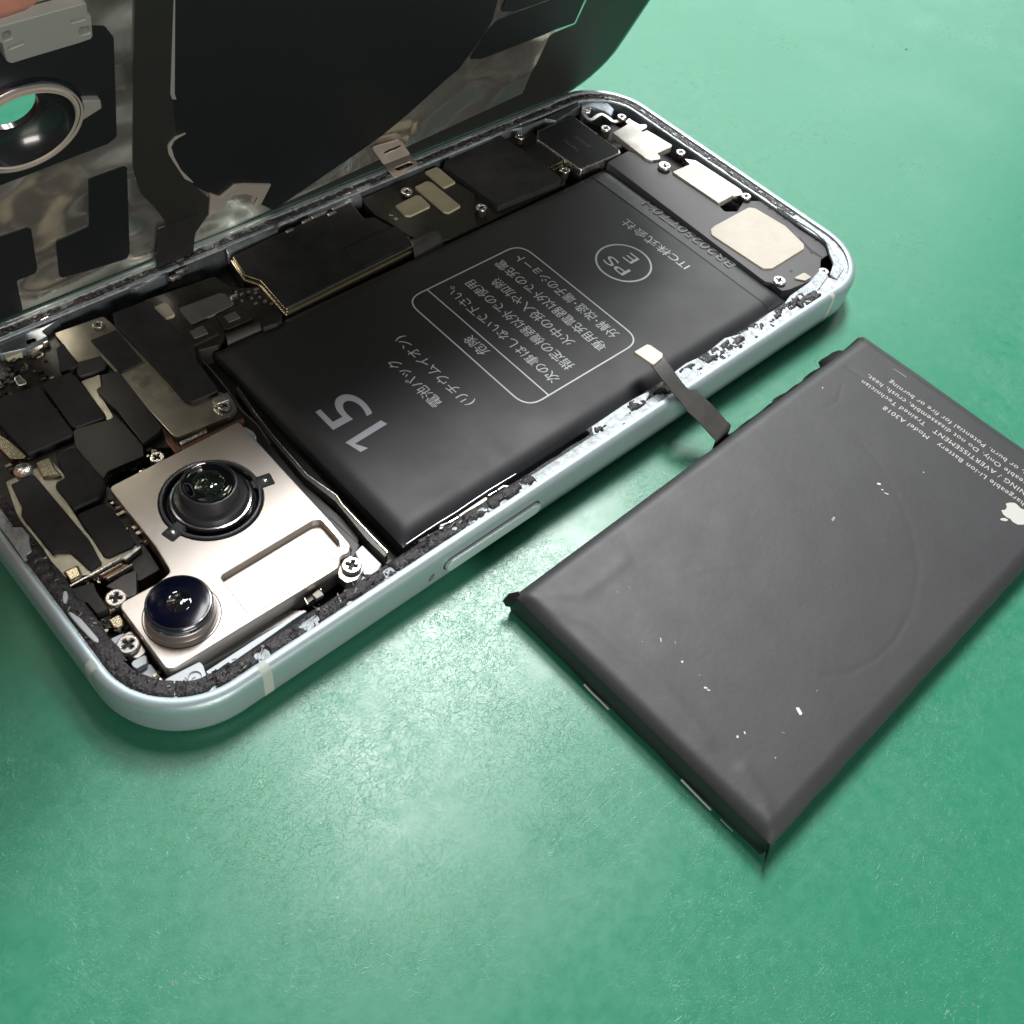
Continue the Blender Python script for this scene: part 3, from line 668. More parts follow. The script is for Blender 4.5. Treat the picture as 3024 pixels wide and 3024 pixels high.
q = [(9.15, 4.82)][0]
mb = MB(); lathe(mb, q[0], q[1], [(0.95, 6.28), (0.9, 6.5), (0.78, 6.52), (0.7, 6.34), (0.6, 6.31)], 'white_plastic', 28, False); mb.build('boss_ring', phone)
part('frame_block', 'white_plastic', [(33.17, 5.62), (36.52, 5.48), (35.86, 3.89), (32.18, 4.32), (30.28, 4.78)], 1.8, 4.4, 0.2, 0.1)
part('frame_block', 'white_plastic', [(35.45, 8.61), (36.87, 8.95), (36.98, 4.95), (35.41, 4.06), (34.15, 5.04)], 1.8, 4.8, 0.2, 0.1)
part('flex_cable', 'camera_side', [(10.98, 6.56), (11.27, 6.57), (18.5, 6.05), (25.4, 5.42), (23.94, 6.69), (11.61, 7.4)], 2.0, 4.2, 0.2, 0.1)
part('frame_rail', 'white_plastic', [(10.76, 5.45), (18.1, 5.53), (23.49, 5.38), (24.85, 5.36), (25.07, 4.92), (23.39, 4.94), (18.66, 4.7), (13.75, 4.52), (10.87, 4.71)], 2.0, 5.0, 0.1, 0.08)
part('coax_cable', 'flex_black', [(34.68, 15.72), (36.69, 15.69), (37.03, 9.56), (35.28, 8.4), (34.38, 8.73), (35.51, 9.65), (35.72, 14.38)], 2.0, 4.0, 0.3, 0.2)
part('button_flex', 'flex_grey', [(26.01, 6.97), (28.52, 6.87), (28.15, 5.8), (26.58, 5.7), (25.76, 5.68)], 4.2, 5.2, 0.1, 0.06)
part('contact_pad', 'cream_pad', [(26.84, 6.24), (27.91, 6.41), (28, 5.34), (26.89, 5.37)], 5.0, 5.6, 0.1, 0.06)
mb = MB()
tube(mb, [(x, y, 5.5) for x, y in [(25.57, 5.41), (25.88, 6.89), (26.3, 7.1), (28.34, 6.92), (28.12, 6.09)]], 0.09, 'gold_metal', 6)
mb.build('contact_spring', phone)
# flexes and metal between battery and frame, near side
mb = MB()
for q, z, k in (([(42.89, 4.86), (46.45, 4.56), (46.61, 4), (43.15, 4.29)], 5.2, 'midframe_dark'), ([(49.96, 4.48), (55.02, 4.56), (55.16, 4.3), (54.84, 3.99), (49.87, 4.09)], 5.7, 'bright_plate'),
             ([(48.14, 4.5), (49.88, 4.39), (49.76, 4.18), (48.03, 4.22)], 5.6, 'silver_metal'), ([(55.62, 4.72), (57.16, 4.58), (57.16, 4.43), (55.58, 4.45)], 5.6, 'silver_metal'), ([(57.2, 4.55), (58.39, 4.6), (59.44, 3.67), (59.18, 3.46), (58.53, 3.71), (58.34, 4.25), (57.16, 4.27)], 5.8, 'bright_plate'),
             ([(47.41, 4.54), (47.95, 4.43), (47.82, 4.15), (47.28, 4.31), (46.39, 3.84), (46.09, 4.07), (46.8, 4.7)], 5.8, 'bright_plate')):
    prism(mb, q, 4.2, z, k, r=0.1, bev=0.06)
mb.build('side_contacts', phone)
mb = MB()
tube(mb, [(x, y, 5.3) for x, y in [(41.37, 5.2), (44.49, 5.29), (46.99, 5.32), (50.08, 5.23), (53.4, 5.33), (56.22, 5.38), (59.39, 5.31), (61.52, 5.24)]], 0.08, 'inner_metal', 6)
mb.build('shielding_wire', phone)

# thin gold-edged wall between camera and battery
mb = MB()
A = [(39.6, 42.45), (38.81, 36.81), (38.34, 31.76), (37.97, 22.84), (39.02, 17.61), (38.69, 15.78), (38.65, 9.51), (38.64, 5.73), (37.93, 5.39), (37.75, 9.11), (38.3, 16.83), (37.4, 22.87), (37.85, 31.91), (38.41, 37.1), (39.1, 42.15)]
prism(mb, A, 1.8, 5.0, 'board_dark', r=0.05, bev=0.05)
A2 = [(39.6, 42.45), (38.81, 36.81), (38.34, 31.76), (37.97, 22.84), (39.02, 17.61), (38.69, 15.78), (38.65, 9.51), (38.64, 5.73)]
tube(mb, [(x, y, 5.05) for x, y in A2[:5]], 0.07, 'silver_metal', 6); tube(mb, [(x, y, 5.05) for x, y in A2[4:]], 0.13, 'gold_metal', 6)
mb.build('divider_wall', phone)
part('divider_flex', 'flex_black', [(38.87, 42.38), (38.39, 37.17), (37.92, 32.1), (37.52, 25.16), (37.69, 18.43), (38.24, 11.28), (36.65, 9.58), (35.04, 9.37), (35.93, 34.38), (36.37, 39.48)], 1.8, 3.6, 0.2, 0.1)
mb = MB()
tube(mb, spline([(x, y, 5.4) for x, y in [(38.9, 51.89), (38.37, 49.92), (38.28, 46.42), (37.91, 41.46), (37.37, 37.78), (37.61, 34.28), (36.94, 30.2)]], 4), 0.16, 'flex_black', 7)
tube(mb, spline([(x, y, 5.0) for x, y in [(39.98, 52.73), (43.48, 53.06), (45.1, 52.5)]], 4), 0.14, 'flex_black', 7)
mb.build('thin_cable', phone)
part('midframe_tab', 'white_plastic', [(36.32, 35.61), (36.75, 34.06), (36.58, 33.15), (35.43, 32.97), (35.74, 35.62)], 2.0, 4.6, 0.2, 0.1)
part('bracket_foot', 'silver_metal', [(27.38, 38.25), (31.69, 38.17), (31.46, 37.52), (27.34, 37.64)], 4.0, 4.9, 0.1, 0.08)
part('copper_edge', 'copper', [(26.61, 41.39), (27.12, 37.01), (25.96, 36.91), (26.11, 39.66)], 3.0, 4.7, 0.1, 0.08)
part('copper_edge', 'copper', [(27.24, 37.56), (37.14, 37.18), (36.92, 36.68), (26.98, 36.79)], 3.0, 4.7, 0.1, 0.08)
mb = MB()
for q, z in (([(34.91, 41.64), (37.45, 41.41), (37.31, 40.66), (36.77, 40.02), (34.87, 40.32), (34.65, 40.88)], 6.1), ([(34.74, 41.04), (35.52, 40.82), (34.78, 39.67), (34.67, 38.08), (34.26, 38.88), (34.22, 40.24)], 5.7)): prism(mb, q, 5.3, z, 'silver_metal', r=0.15, bev=0.12)
mb.build('grounding_clip', phone)
mb = MB()
for q, z in (([(19.77, 66.82), (21.17, 66.73), (21.29, 66.12), (21.05, 65.66), (19.69, 65.72), (19.56, 65.99)], 6.0), ([(19.38, 65.74), (21.21, 65.97), (21.61, 65.06), (21.29, 64.66), (20.95, 64.64), (20.66, 64.49), (19.33, 64.19), (19.01, 64.59)], 5.5), ([(21.56, 65.81), (22.61, 65.53), (22.47, 65.17), (21.64, 65.13)], 5.6)):
    prism(mb, q, 4.8, z, 'silver_metal', r=0.15, bev=0.12)
prism(mb, [(16.42, 66.76), (18.56, 66.84), (18.49, 65.66), (18.44, 65.34), (16.3, 65.28), (16.12, 65.75)], 4.8, 5.6, 'olive_pad', r=0.3, bev=0.15)
prism(mb, [(15.23, 61.48), (16.19, 61.64), (16.33, 59.68), (16.07, 59.36), (15.05, 59.59), (14.93, 60.17)], 4.6, 5.5, 'silver_metal', r=0.2, bev=0.2)
mb.build('grounding_clip', phone)
part('ledge_patch', 'inner_metal', [(16.4, 68.3), (20.44, 68.34), (21.55, 68.83), (22.66, 68.05), (25.83, 68.24), (25.69, 67.97), (23.16, 67.35), (22.64, 67.17), (22.79, 65.8), (19.05, 65.4), (15.44, 66.35)], 4.5, 6.0, 0.3, 0.15)
mb = MB(); q = [(8.4, 45.06)][0]; lathe(mb, q[0], q[1], [(1.25, 5.2), (1.25, 5.9), (1.0, 6.1), (0.0, 6.15)], 'screw_metal', 24, False); mb.build('stud', phone)
mb = MB()
for q in ([(7.34, 25.55), (8.01, 25.56), (11.3, 25.59), (11.2, 25.26), (7.96, 25.14), (4.25, 25.19), (4.3, 25.54)], [(7.91, 24.78), (10.91, 24.74), (10.9, 24.47), (7.85, 24.52)], [(8.34, 23.78), (11.83, 23.82), (11.83, 23.56), (8.24, 23.51)], [(11.39, 25.3), (13.43, 25.65), (14.18, 25.62), (13.99, 25.21), (13.12, 25.06), (11.48, 24.69), (11.36, 24.98)]):
    prism(mb, q, 4.8, 5.6, 'silver_metal', r=0.06, bev=0.1)
prism(mb, [(7.92, 24.82), (10.89, 24.81), (11.64, 24.09), (8.44, 23.89), (8.04, 24.2)], 4.6, 5.2, 'copper', r=0.1, bev=0.1)
mb.build('contact_row', phone)
mb = MB()
for i in range(9):
    q = [(16.87, 63.92)][0]
    x, y = q[0] + random.uniform(-1.6, 1.4), q[1] + random.uniform(-1.6, 1.6)
    box(mb, (x, y, 5.0), (random.uniform(.4, .8), random.uniform(.3, .5), 0.5), random.choice(['screw_metal', 'grey_pad', 'lens_chrome']), random.uniform(0, 3))
mb.build('small_components', phone, kind='stuff')
mb = MB()
for i in range(26):
    u = random.random(); v = random.random()
    a = V([(48.5, 59.98)][0]); b = V([(53.42, 52.68)][0]); c = V([(51.74, 61.78)][0])
    p = a + (b - a) * u + (c - a) * v
    box(mb, (p.x, p.y, 5.25), (random.uniform(.3, .8), random.uniform(.25, .5), 0.3), random.choice(['board_dark', 'board_dark', 'grey_pad', 'shield_metal']), 0.0)
mb.build('small_components', phone, kind='stuff')
mb = MB(); random.seed(31)
B0 = [(13.42, 62.22), (19.87, 66.68), (23.46, 57.12), (23.39, 45.42), (23.77, 38.73), (14.82, 37.72), (15.12, 25.95), (7.36, 27.79), (6.98, 37.79), (7.42, 47.74)]
for i in range(260):
    a, b = random.choice(B0), random.choice(B0); t = random.random()
    x, y = a[0] + (b[0] - a[0]) * t, a[1] + (b[1] - a[1]) * t
    box(mb, (x, y, 4.75), (random.uniform(.3, 1.0), random.uniform(.25, .5), random.uniform(.2, .5)), random.choice(['board_dark', 'grey_pad', 'shield_metal', 'screw_metal', 'midframe_dark', 'gold_metal']), random.choice([0, 0, math.pi / 2]))
for i in range(60):
    q = random.choice([(4.92, 19.5), (4.73, 18.01), (4.47, 19.86), (6.23, 9.22)] + [(5.23, 20.04), (5.88, 20.04), (6.75, 24.29), (9.68, 22.54)]); x, y = q[0] + random.gauss(0, .6), q[1] + random.gauss(0, .6)
    box(mb, (x, y, 4.6), (random.uniform(.2, .8), random.uniform(.2, .4), .4), random.choice(['board_dark', 'silver_metal', 'flex_black', 'gold_metal']), random.uniform(0, 3))
mb.build('small_components', phone, kind='stuff')
mb = MB()
for c, L, a in zip([(83.39, 61.41), (83.49, 60.19), (83.49, 60.19)], (0.75, 0.8, 0.8), (0.9, 0.9, 0.9 + math.pi / 2)):
    prism(mb, slot(c[0], c[1], L, 0.22, -a), 5.2, 5.235, 'dust_white', r=0, bev=0)
mb.build('polarity_marks', phone)
# battery flex that bends down onto the power board, and its neighbour
def bend(name, q, z, k, ax):
    mb = MB(); a, b, c, d = [V((x, y, 0)) for x, y in q]   # a-b board side, d-c battery side
    vs = []; n = 10
    for i in range(n + 1):
        t = i / n; zz = z + 0.55 * math.sin(t * math.pi) - 1.1 * t * t
        for p in (a.lerp(d, t), b.lerp(c, t)): vs.append((p.x, p.y, zz))
    mb.add(vs, [(2 * i, 2 * i + 1, 2 * i + 3, 2 * i + 2) for i in range(n)], k)
    mb.add([(x, y, z_ - 0.12) for x, y, z_ in vs], [(2 * i, 2 * i + 2, 2 * i + 3, 2 * i + 1) for i in range(n)], k)
    mb.build(name, phone)
bend('battery_flex', [(81.66, 54.19), (86.92, 53.95), (86.62, 50.76), (79.63, 50.05)], 5.5, 'flex_grey', 0)
bend('battery_flex', [(44.12, 52.41), (49.97, 51.76), (49, 49.96), (43.21, 50.26)], 5.3, 'flex_grey', 0)
part('rubber_stop', 'midframe_dark', [(50.07, 51.68), (53.24, 51.61), (53.32, 50.78), (52.5, 49.61), (51.45, 49.39), (49.01, 49.75)], 4.4, 6.0, 0.3, 0.3)

# far rail: clips, springs and glue glints along the hinge side
far = empty('hinge_rail'); far.parent = phone
mb = MB(); prism(mb, [(54.67, 68.29), (55.53, 68.99), (64.88, 69.14), (65.06, 68.59), (64.23, 67.59), (55.11, 67.15), (54, 67.06)], 4.0, 6.3, 'inner_metal', r=0.3, bev=0.2); mb.build('rail_block', far)
mb = MB(); prism(mb, [(70.5, 69.46), (82.28, 68.87), (81.48, 67.02), (70.82, 67.9)], 4.0, 6.1, 'inner_metal', r=0.3, bev=0.2); mb.build('rail_block', far)
mb = MB(); prism(mb, [(102.53, 68.87), (104.17, 69.79), (113.68, 69.56), (113.98, 68.38), (112.63, 67.87), (102.38, 67.68)], 4.0, 6.0, 'inner_metal', r=0.2, bev=0.2); mb.build('rail_block', far)
mb = MB(); prism(mb, [(114.55, 68.52), (115.67, 69.52), (120.6, 69.6), (123.3, 70.75), (122.75, 71.43), (121.5, 69.06), (122.71, 68.33), (124.94, 67.67), (128.35, 67.71), (136.66, 68.1), (136.07, 67), (127.99, 65.83), (126.58, 67.38), (120.58, 67.56), (118.39, 68.21)], 4.5, 6.4, 'inner_metal', r=0.15, bev=0.12); mb.build('rail_block', far)
mb = MB(); prism(mb, [(37.89, 69.69), (38.46, 69.9), (41.04, 69.65), (44.31, 69.57), (44.97, 69.43), (44.57, 68.78), (43.27, 67.85), (38.25, 67.69), (37.23, 68.38)], 4.0, 6.3, 'inner_metal', r=0.3, bev=0.2); mb.build('rail_block', far)
clip0 = None
cl_pts = [(76.94, 67.22), (72.35, 67.2), (74.37, 66.35), (69.65, 67.07), (65.86, 66.52), (77.87, 71.29), (74.37, 71.18), (70.71, 70.76), (68.38, 71.13), (46.12, 67.58), (44.54, 66.84), (49.9, 69.16), (49.37, 58.02)]
for i, (x, y) in enumerate(cl_pts):
    mb = MB(); w = (1.9, 1.6, 0.9, 1.0, 0.8, 0.8, 1.0, 0.8, 0.9, 1.1, 0.9, 1.8, 0.7)[i]
    prism(mb, [(x + a, y + b) for a, b in rect(-w, -0.22, w, 0.22)], 5.6, 6.35, 'silver_metal', r=0.15, bev=0.12)
    mb.build('contact_clip', far)
mb = MB()
random.seed(3)
for i in range(90):  # silver slivers stand in for glints on the glue
    s = s_far + random.uniform(3, 120); d = random.uniform(1.7, 3.4)
    x, y = rim(s, d); box(mb, (x, y, 6.6), (random.uniform(0.2, 1.5), random.uniform(0.1, 0.3), random.uniform(0.1, 0.35)), random.choice(['silver_metal', 'screw_metal', 'inner_metal', 'inner_metal']), random.uniform(-0.15, 0.15), (random.uniform(-.5, .5), 0))
for i in range(26):
    s = random.uniform(126 + ARC, 123 + 2 * ARC + 40); d = random.uniform(1.7, 2.7)
    x, y = rim(s, d); a = rim(s + 0.5, d); ang = math.atan2(a[1] - y, a[0] - x)
    box(mb, (x, y, 6.66), (random.uniform(0.2, 1.2), random.uniform(0.1, 0.35), 0.2), 'bare_metal', ang)
random.seed(9)
for i in range(150):
    s = random.choice([random.uniform(TOT - 46, TOT + 2), random.uniform(-2, 40)]); d = random.uniform(1.7, 3.9)
    x, y = rim(s, d)
    box(mb, (x, y, 6.98 + random.uniform(-.05, .12)), (random.uniform(0.15, 0.8), random.uniform(0.06, 0.2), 0.08), random.choice(['adhesive_black', 'adhesive_black', 'lens_chrome', 'lint_grey', 'lens_black']), random.uniform(0, 3), (random.uniform(-.6, .6), random.uniform(-.6, .6)))
mb.build('glue_flakes_and_glints', phone, kind='stuff')
mb = MB()
for k_, dd, z in (('silver_metal', 1.62, 7.0), ('inner_metal', 3.0, 6.6)):
    for a, b in ((4, 26), (29, 52), (54, 83), (87, 119)):
        tube(mb, [(*rim(s_far + s, dd), z) for s in range(a, b + 1, 2)], 0.10, k_, 5)
mb.build('rail_edge_wire', phone)

# ------------------------------------------------------------------ batteries
def new_top(x, y, lift=0.035):
    dx, dy = max(0, min(x - 41.2, 127.3 - x)), max(0, min(y - 5.6, 51.0 - y))
    f = (1 - (1 - min(1, dx / 3.0)) ** 2.6) * (1 - (1 - min(1, dy / 3.0)) ** 2.6)
    n = noise.noise(V((x * 0.06, y * 0.06, 2.0))) * 0.5 + noise.noise(V((x * 0.2, y * 0.2, 7.0))) * 0.2 + noise.noise(V((x * 0.7, y * 0.7, 11.0))) * 0.05
    u, v = max(0, min(1, (x - 41.2) / 86.1)), max(0, min(1, (y - 5.6) / 45.4))
    return 5.35 - 0.75 * 1.6 * (1 - f) + 0.2 * math.sin(math.pi * u) ** 0.5 * math.sin(math.pi * v) ** 0.5 + n * 0.12 * min(1, min(dx, dy) / 3 + 0.3) + lift
CREASE = [[(a - 48.0, b + 9.2) for a, b in q] for q in (
    [(110.15, -22.96), (108.89, -27.63), (105.49, -33.44), (101.58, -38.46), (96.68, -42.9), (89.66, -46.33), (83.17, -47.56), (78.39, -47.34), (73.84, -46.2), (70.67, -44.14)],
    [(109.46, -13.07), (110.7, -15.38), (114.38, -15.92), (118.64, -13.92)], [(49.26, -10.98), (52.83, -19.45), (53.2, -30.6), (51.98, -39.82)], [(48.42, -10.32), (55.2, -15.09), (63.57, -15.08)], [(48.04, -53.57), (51.33, -49.73), (52.42, -45.49)],
    [(122.52, -12.24), (123.66, -23.34), (125.72, -43.45)], [(69.69, -22.57), (71.23, -23.21), (76.17, -25.92)])]
CW = (0.35, 0.3, 1.2, 1.0, 1.0, 0.5, 0.4); CH = (-0.022, -0.02, 0.10, 0.08, 0.10, -0.05, 0.02)
def crease(x, y):
    h = 0
    for q, w, a in zip(CREASE, CW, CH):
        dm = 99
        for i in range(len(q) - 1):
            ax, ay = q[i]; bx, by = q[i + 1]; ux, uy = bx - ax, by - ay
            t = max(0, min(1, ((x - ax) * ux + (y - ay) * uy) / (ux * ux + uy * uy)))
            d = math.hypot(x - ax - ux * t, y - ay - uy * t)
            dm = min(dm, d)
        if dm < 3 * w: h += a * math.exp(-(dm / w) ** 2)
    return h
def old_top(x, y, lift=0.03):
    x = max(0.2, min(84.0, x)); y = max(-44.0, min(0, y))
    dx, dy = min(x - 0.2, 84.0 - x), min(y + 44.0, -y)
    f = (1 - (1 - min(1, dx / 2.2)) ** 2.6) * (1 - (1 - min(1, dy / 2.2)) ** 2.6)
    n = noise.noise(V((x * 0.06, y * 0.06, 11.0))) * 0.5 + noise.noise(V((x * 0.2, y * 0.2, 16.0))) * 0.2 + noise.noise(V((x * 0.7, y * 0.7, 20.0))) * 0.05
    u, v = (x - 0.2) / 83.8, (y + 44.0) / 44.0
    return 4.55 - 0.96 * (1 - f) + 0.22 * max(0, math.sin(math.pi * u)) ** 0.5 * max(0, math.sin(math.pi * v)) ** 0.5 + n * 0.14 * min(1, min(dx, dy) / 3 + 0.3) + lift + crease(x, y)
def drape(o, fn, lift=0.035):
    for v in o.data.vertices: v.co.z = fn(v.co.x / S, v.co.y / S, lift) * S
    return o
def pouch(name, x0, y0, x1, y1, z0, z1, k, parent, edge=2.4, bulge=0.25, seed=0.0, dents=0.05, r=1.2, side=0.75, nx=110, ny=60, extra=None):
    """soft pouch cell: flat-topped, edges rolling over to the side, slightly uneven skin"""
    mb = MB(); vs = []; W, H = x1 - x0, y1 - y0
    def sq(t):   # denser grid at the borders
        return 0.5 - 0.5 * math.copysign(abs(math.cos(math.pi * t)) ** 0.75, math.cos(math.pi * t))
    for j in range(ny + 1):
        for i in range(nx + 1):
            u, v = sq(i / nx), sq(j / ny); x, y = x0 + W * u, y0 + H * v
            dx, dy = min(x - x0, x1 - x), min(y - y0, y1 - y)
            fx = 1 - (1 - min(1, dx / edge)) ** 2.6; fy = 1 - (1 - min(1, dy / edge)) ** 2.6
            f = fx * fy
            n = noise.noise(V((x * 0.06, y * 0.06, seed))) * 0.5 + noise.noise(V((x * 0.2, y * 0.2, seed + 5))) * 0.2 + noise.noise(V((x * 0.7, y * 0.7, seed + 9))) * 0.05
            z = z1 - side * 1.0 * (1 - f) * 1.6 + bulge * math.sin(math.pi * u) ** 0.5 * math.sin(math.pi * v) ** 0.5 + n * dents * min(1, min(dx, dy) / 3 + 0.3) + (extra(x, y) if extra else 0)
            vs.append((x, y, z))
    w = nx + 1
    fs = [(j * w + i, j * w + i + 1, (j + 1) * w + i + 1, (j + 1) * w + i) for j in range(ny) for i in range(nx)]
    mb.add(vs, fs, k)
    bd = [i for i in range(w)] + [j * w + nx for j in range(1, ny + 1)] + [ny * w + i for i in range(nx - 1, -1, -1)] + [j * w for j in range(ny - 1, 0, -1)]
    cx, cy = (x0 + x1) / 2, (y0 + y1) / 2; sv = []
    for q in range(4):
        t = q / 3
        for idx in bd:
            x, y, z = vs[idx]; zz = z + (z0 - z) * t; o = 0.28 * math.sin(math.pi * min(1, t * 1.1))
            ox = o if x > cx else -o; oy = o if y > cy else -o
            if x not in (x0, x1): ox = 0
            if y not in (y0, y1): oy = 0
            nn = noise.noise(V((x * 0.25, y * 0.25, zz * 0.5 + seed))) * 0.12
            sv.append((x + ox + (nn if ox else 0), y + oy + (nn if oy else 0), zz))
    n = len(bd)
    mb.add(sv, [(q * n + i, (q + 1) * n + i, (q + 1) * n + (i + 1) % n, q * n + (i + 1) % n) for q in range(3) for i in range(n)], k)
    return mb.build(name, parent, sharp=75)

bat = empty('new_battery', (0, 0, 0), label='black battery fitted in the phone, printed 15 and Japanese warnings in a frame', category='battery')
pouch('cell', 41.2, 5.6, 127.3, 51.0, 1.8, 5.35, 'black_film', bat, edge=3.0, bulge=0.2, seed=2.0, dents=0.12)
def strip_on(mb, x0, x1, y0, y1, z, k, yn=40, xn=8, edge=3.0, ylo=5.6, yhi=51.0, xhi=127.3):
    vs = []
    for j in range(yn + 1):
        for i in range(xn + 1):
            x = x0 + (x1 - x0) * i / xn; y = y0 + (y1 - y0) * j / yn
            dx = max(0, xhi - x); dy = max(0, min(y - ylo, yhi - y))
            f = (1 - (1 - min(1, dx / edge)) ** 2.6) * (1 - (1 - min(1, dy / edge)) ** 2.6)
            n = noise.noise(V((x * 0.06, y * 0.06, 2.0))) * 0.5 + noise.noise(V((x * 0.2, y * 0.2, 7.0))) * 0.2
            u = (x - 41.2) / 86.1; v = (y - 5.6) / 45.4
            b = 0.2 * math.sin(math.pi * max(0, min(1, u))) ** 0.5 * math.sin(math.pi * max(0.0, min(1, v))) ** 0.5
            vs.append((x, y, z - 1.2 * (1 - f) + b + n * 0.12 * min(1, min(dx, dy) / 3 + 0.3)))
    w = xn + 1
    mb.add(vs, [(j * w + i, j * w + i + 1, (j + 1) * w + i + 1, (j + 1) * w + i) for j in range(yn) for i in range(xn)], k)
    return vs
mb = MB(); strip_on(mb, 122.2, 127.35, 5.9, 50.9, 5.35 + 0.09, 'tape_film', xn=14, yn=60); mb.build('end_tape', bat)
mb = MB(); strip_on(mb, 46.5, 121.9, 6.3, 9.6, 5.35 + 0.03, 'black_film', yn=10, xn=90); mb.build('wrap_seam', bat)
RZ = math.radians(90)
BZ = 5.72
def btext(body, size, xb, y0, y1, k='print_white', weight=0.0, name='printed_text', parent=None, z=None):
    """one line, reading towards +y, its baseline at x = xb, stretched to end at y1"""
    o = text(name, body, size, (xb, y0, z or BZ), RZ, k, parent or bat, weight=weight)
    ys = [v.co.y for v in o.data.vertices]; a, b = min(ys) / S, max(ys) / S
    f = (y1 - y0) / max(0.01, b - a)
    for v in o.data.vertices: v.co.y = (y0 + (v.co.y / S - a) * f) * S
    return drape(o, new_top, 0.24 if z else 0.03)
btext('5', 10.0, 52.4, 26.4, 31.9, 'print_number', 0.0, 'printed_number')
mb = MB()
mb.add([(x, y, 5.6) for x, y in [(52.22, 24.56), (52.57, 23.45), (46.49, 23.21), (47.5, 21.45), (46.21, 21.51), (45.55, 24.19)]], [(0, 1, 2, 5), (2, 3, 4, 5)], 'print_number')
drape(mb.build('printed_number', bat), new_top, 0.03)
btext('電池パック', 2.35, 61.9, 21.9, 33.2)
btext('(リチウムイオン)', 2.3, 65.8, 19.2, 36.6)
btext('危険', 2.35, 74.9, 25.9, 30.4)
btext('次の事はしないで下さい。', 2.35, 80.0, 15.0, 41.0)
btext('指定の機器以外での使用', 2.35, 83.9, 15.7, 40.3)
btext('火中の投入や加熱', 2.35, 87.7, 19.5, 38.2)
btext('専用充電器以外での充電', 2.35, 91.4, 15.7, 41.3)
btext('分解･改造･端子のショート', 2.35, 95.2, 16.6, 40.5)
btext('ITC株式会社', 2.35, 118.5, 21.3, 37.0)
btext('PS', 3.3, 108.4, 26.4, 31.4)
btext('E', 3.3, 112.0, 27.7, 29.9)
btext('BR20250TT0H', 3.3, 126.3, 16.9, 38.5, 'print_faint', z=5.62)
mb = MB()
def dense(p, st=1.0):
    o = []
    for i in range(len(p)):
        a, b = V(p[i]), V(p[(i + 1) % len(p)]); k = max(1, int((b - a).length / st))
        o += [tuple(a.lerp(b, q / k)) for q in range(k)]
    return o
def outline(mb, pts, w, z, k, closed=True):
    pts = dense(pts)
    P_ = ccw(pts) if closed else pts
    a = [(x, y, z) for x, y in inset(P_, w / 2)]; b = [(x, y, z) for x, y in inset(P_, -w / 2)]; n = len(P_)
    mb.add(a + b, [(i, (i + 1) % n, n + (i + 1) % n, n + i)[::-1] for i in range(n)], k)
outline(mb, fillet(rect(71.5, 13.5, 97.0, 42.7), 3.2, 10), 0.26, BZ, 'print_white')
mb.add([(75.9 + 0.25 * q, 13.5 + 29.2 * i / 36, BZ) for i in range(37) for q in (0, 1)], [(2 * i, 2 * i + 1, 2 * i + 3, 2 * i + 2) for i in range(36)], 'print_white')
drape(mb.build('printed_frame', bat), new_top, 0.03)
mb = MB(); outline(mb, circle(108.9, 28.7, 4.9, 64), 0.36, BZ, 'print_white'); drape(mb.build('printed_circle', bat), new_top, 0.03)

old = empty('old_battery', (48.0, -9.2, 0.05), (0, 0, math.radians(0.9)), label='scuffed grey-black battery lying on the green mat beside the phone', category='battery')
pouch('cell', 0.2, -44.0, 84.0, 0.0, 0.0, 4.55, 'old_film', old, edge=2.2, bulge=0.22, seed=11.0, dents=0.14, side=0.6, nx=300, ny=170, extra=crease)
def oz(x, y): # skin height of the old cell
    u, v = (x - 0.2) / 83.8, (y + 44.6) / 44.6
    return 4.2 + 0.55 * math.sin(math.pi * max(0.01, min(0.99, u))) ** 0.5 * math.sin(math.pi * max(0.01, min(.99, v))) ** 0.5 + 0.17
def otext(body, xb, yend, size=1.42, weight=0.0):
    xb -= 48.0; yend += 9.2
    o = text('printed_text', body, size, (xb, yend, oz(xb, -20) ), RZ + math.radians(2.0), 'print_old', old, align='RIGHT', weight=weight, space=1.12)
    return drape(o, old_top, 0.03)
otext('Rechargeable Li-ion Battery   Model A3018', 120.2, -21.4)
otext('WARNING / AVERTISSEMENT   Trained Technician', 122.2, -15.6)
otext('Replaceable Only. Do not disassemble, crush, heat,', 124.2, -15.4)
otext('puncture, or burn. Potential for fire or burning', 126.2, -18.6)
# fruit emblem, printed
mb = MB()
ap = [(0, 1.55), (0.5, 1.75), (1.1, 1.7), (1.55, 1.35), (1.75, 1.2), (1.42, 0.8), (1.35, 0.3), (1.55, -0.2), (1.95, -0.5), (1.6, -1.25), (1.1, -1.85), (0.6, -1.85), (0, -1.65), (-0.6, -1.85), (-1.1, -1.8), (-1.65, -1.1), (-2.0, -0.1), (-1.9, 0.9), (-1.3, 1.6), (-0.6, 1.75)]
lf = [(0.0, 1.95), (0.15, 2.5), (0.65, 2.95), (0.95, 3.0), (0.9, 2.5), (0.5, 2.05)]
for pl in (ap, lf):
    q = [(117.8 - 48.0 - y * 1.02, -47.2 + 9.2 + x * 1.02) for x, y in pl]
    t_ = fillet(ccw(q), 0.5); mb.add([(x, y, 4.7) for x, y in t_], [tuple(range(len(t_)))], 'print_old')
drape(mb.build('fruit_emblem', old), old_top, 0.03)
mb = MB()   # folded corner ears and the torn black tape along the connector edge
ribbon(mb, [(0.8, -0.4, 3.9), (-0.2, 0.1, 3.6), (-0.7, 0.2, 2.6), (-0.5, 0.0, 1.7)], [0.9, 1.2, 1.3, 0.8], 0.12, 'tape_black', (0.6, -1, 0))
mb.build('corner_flap', old)
mb = MB()
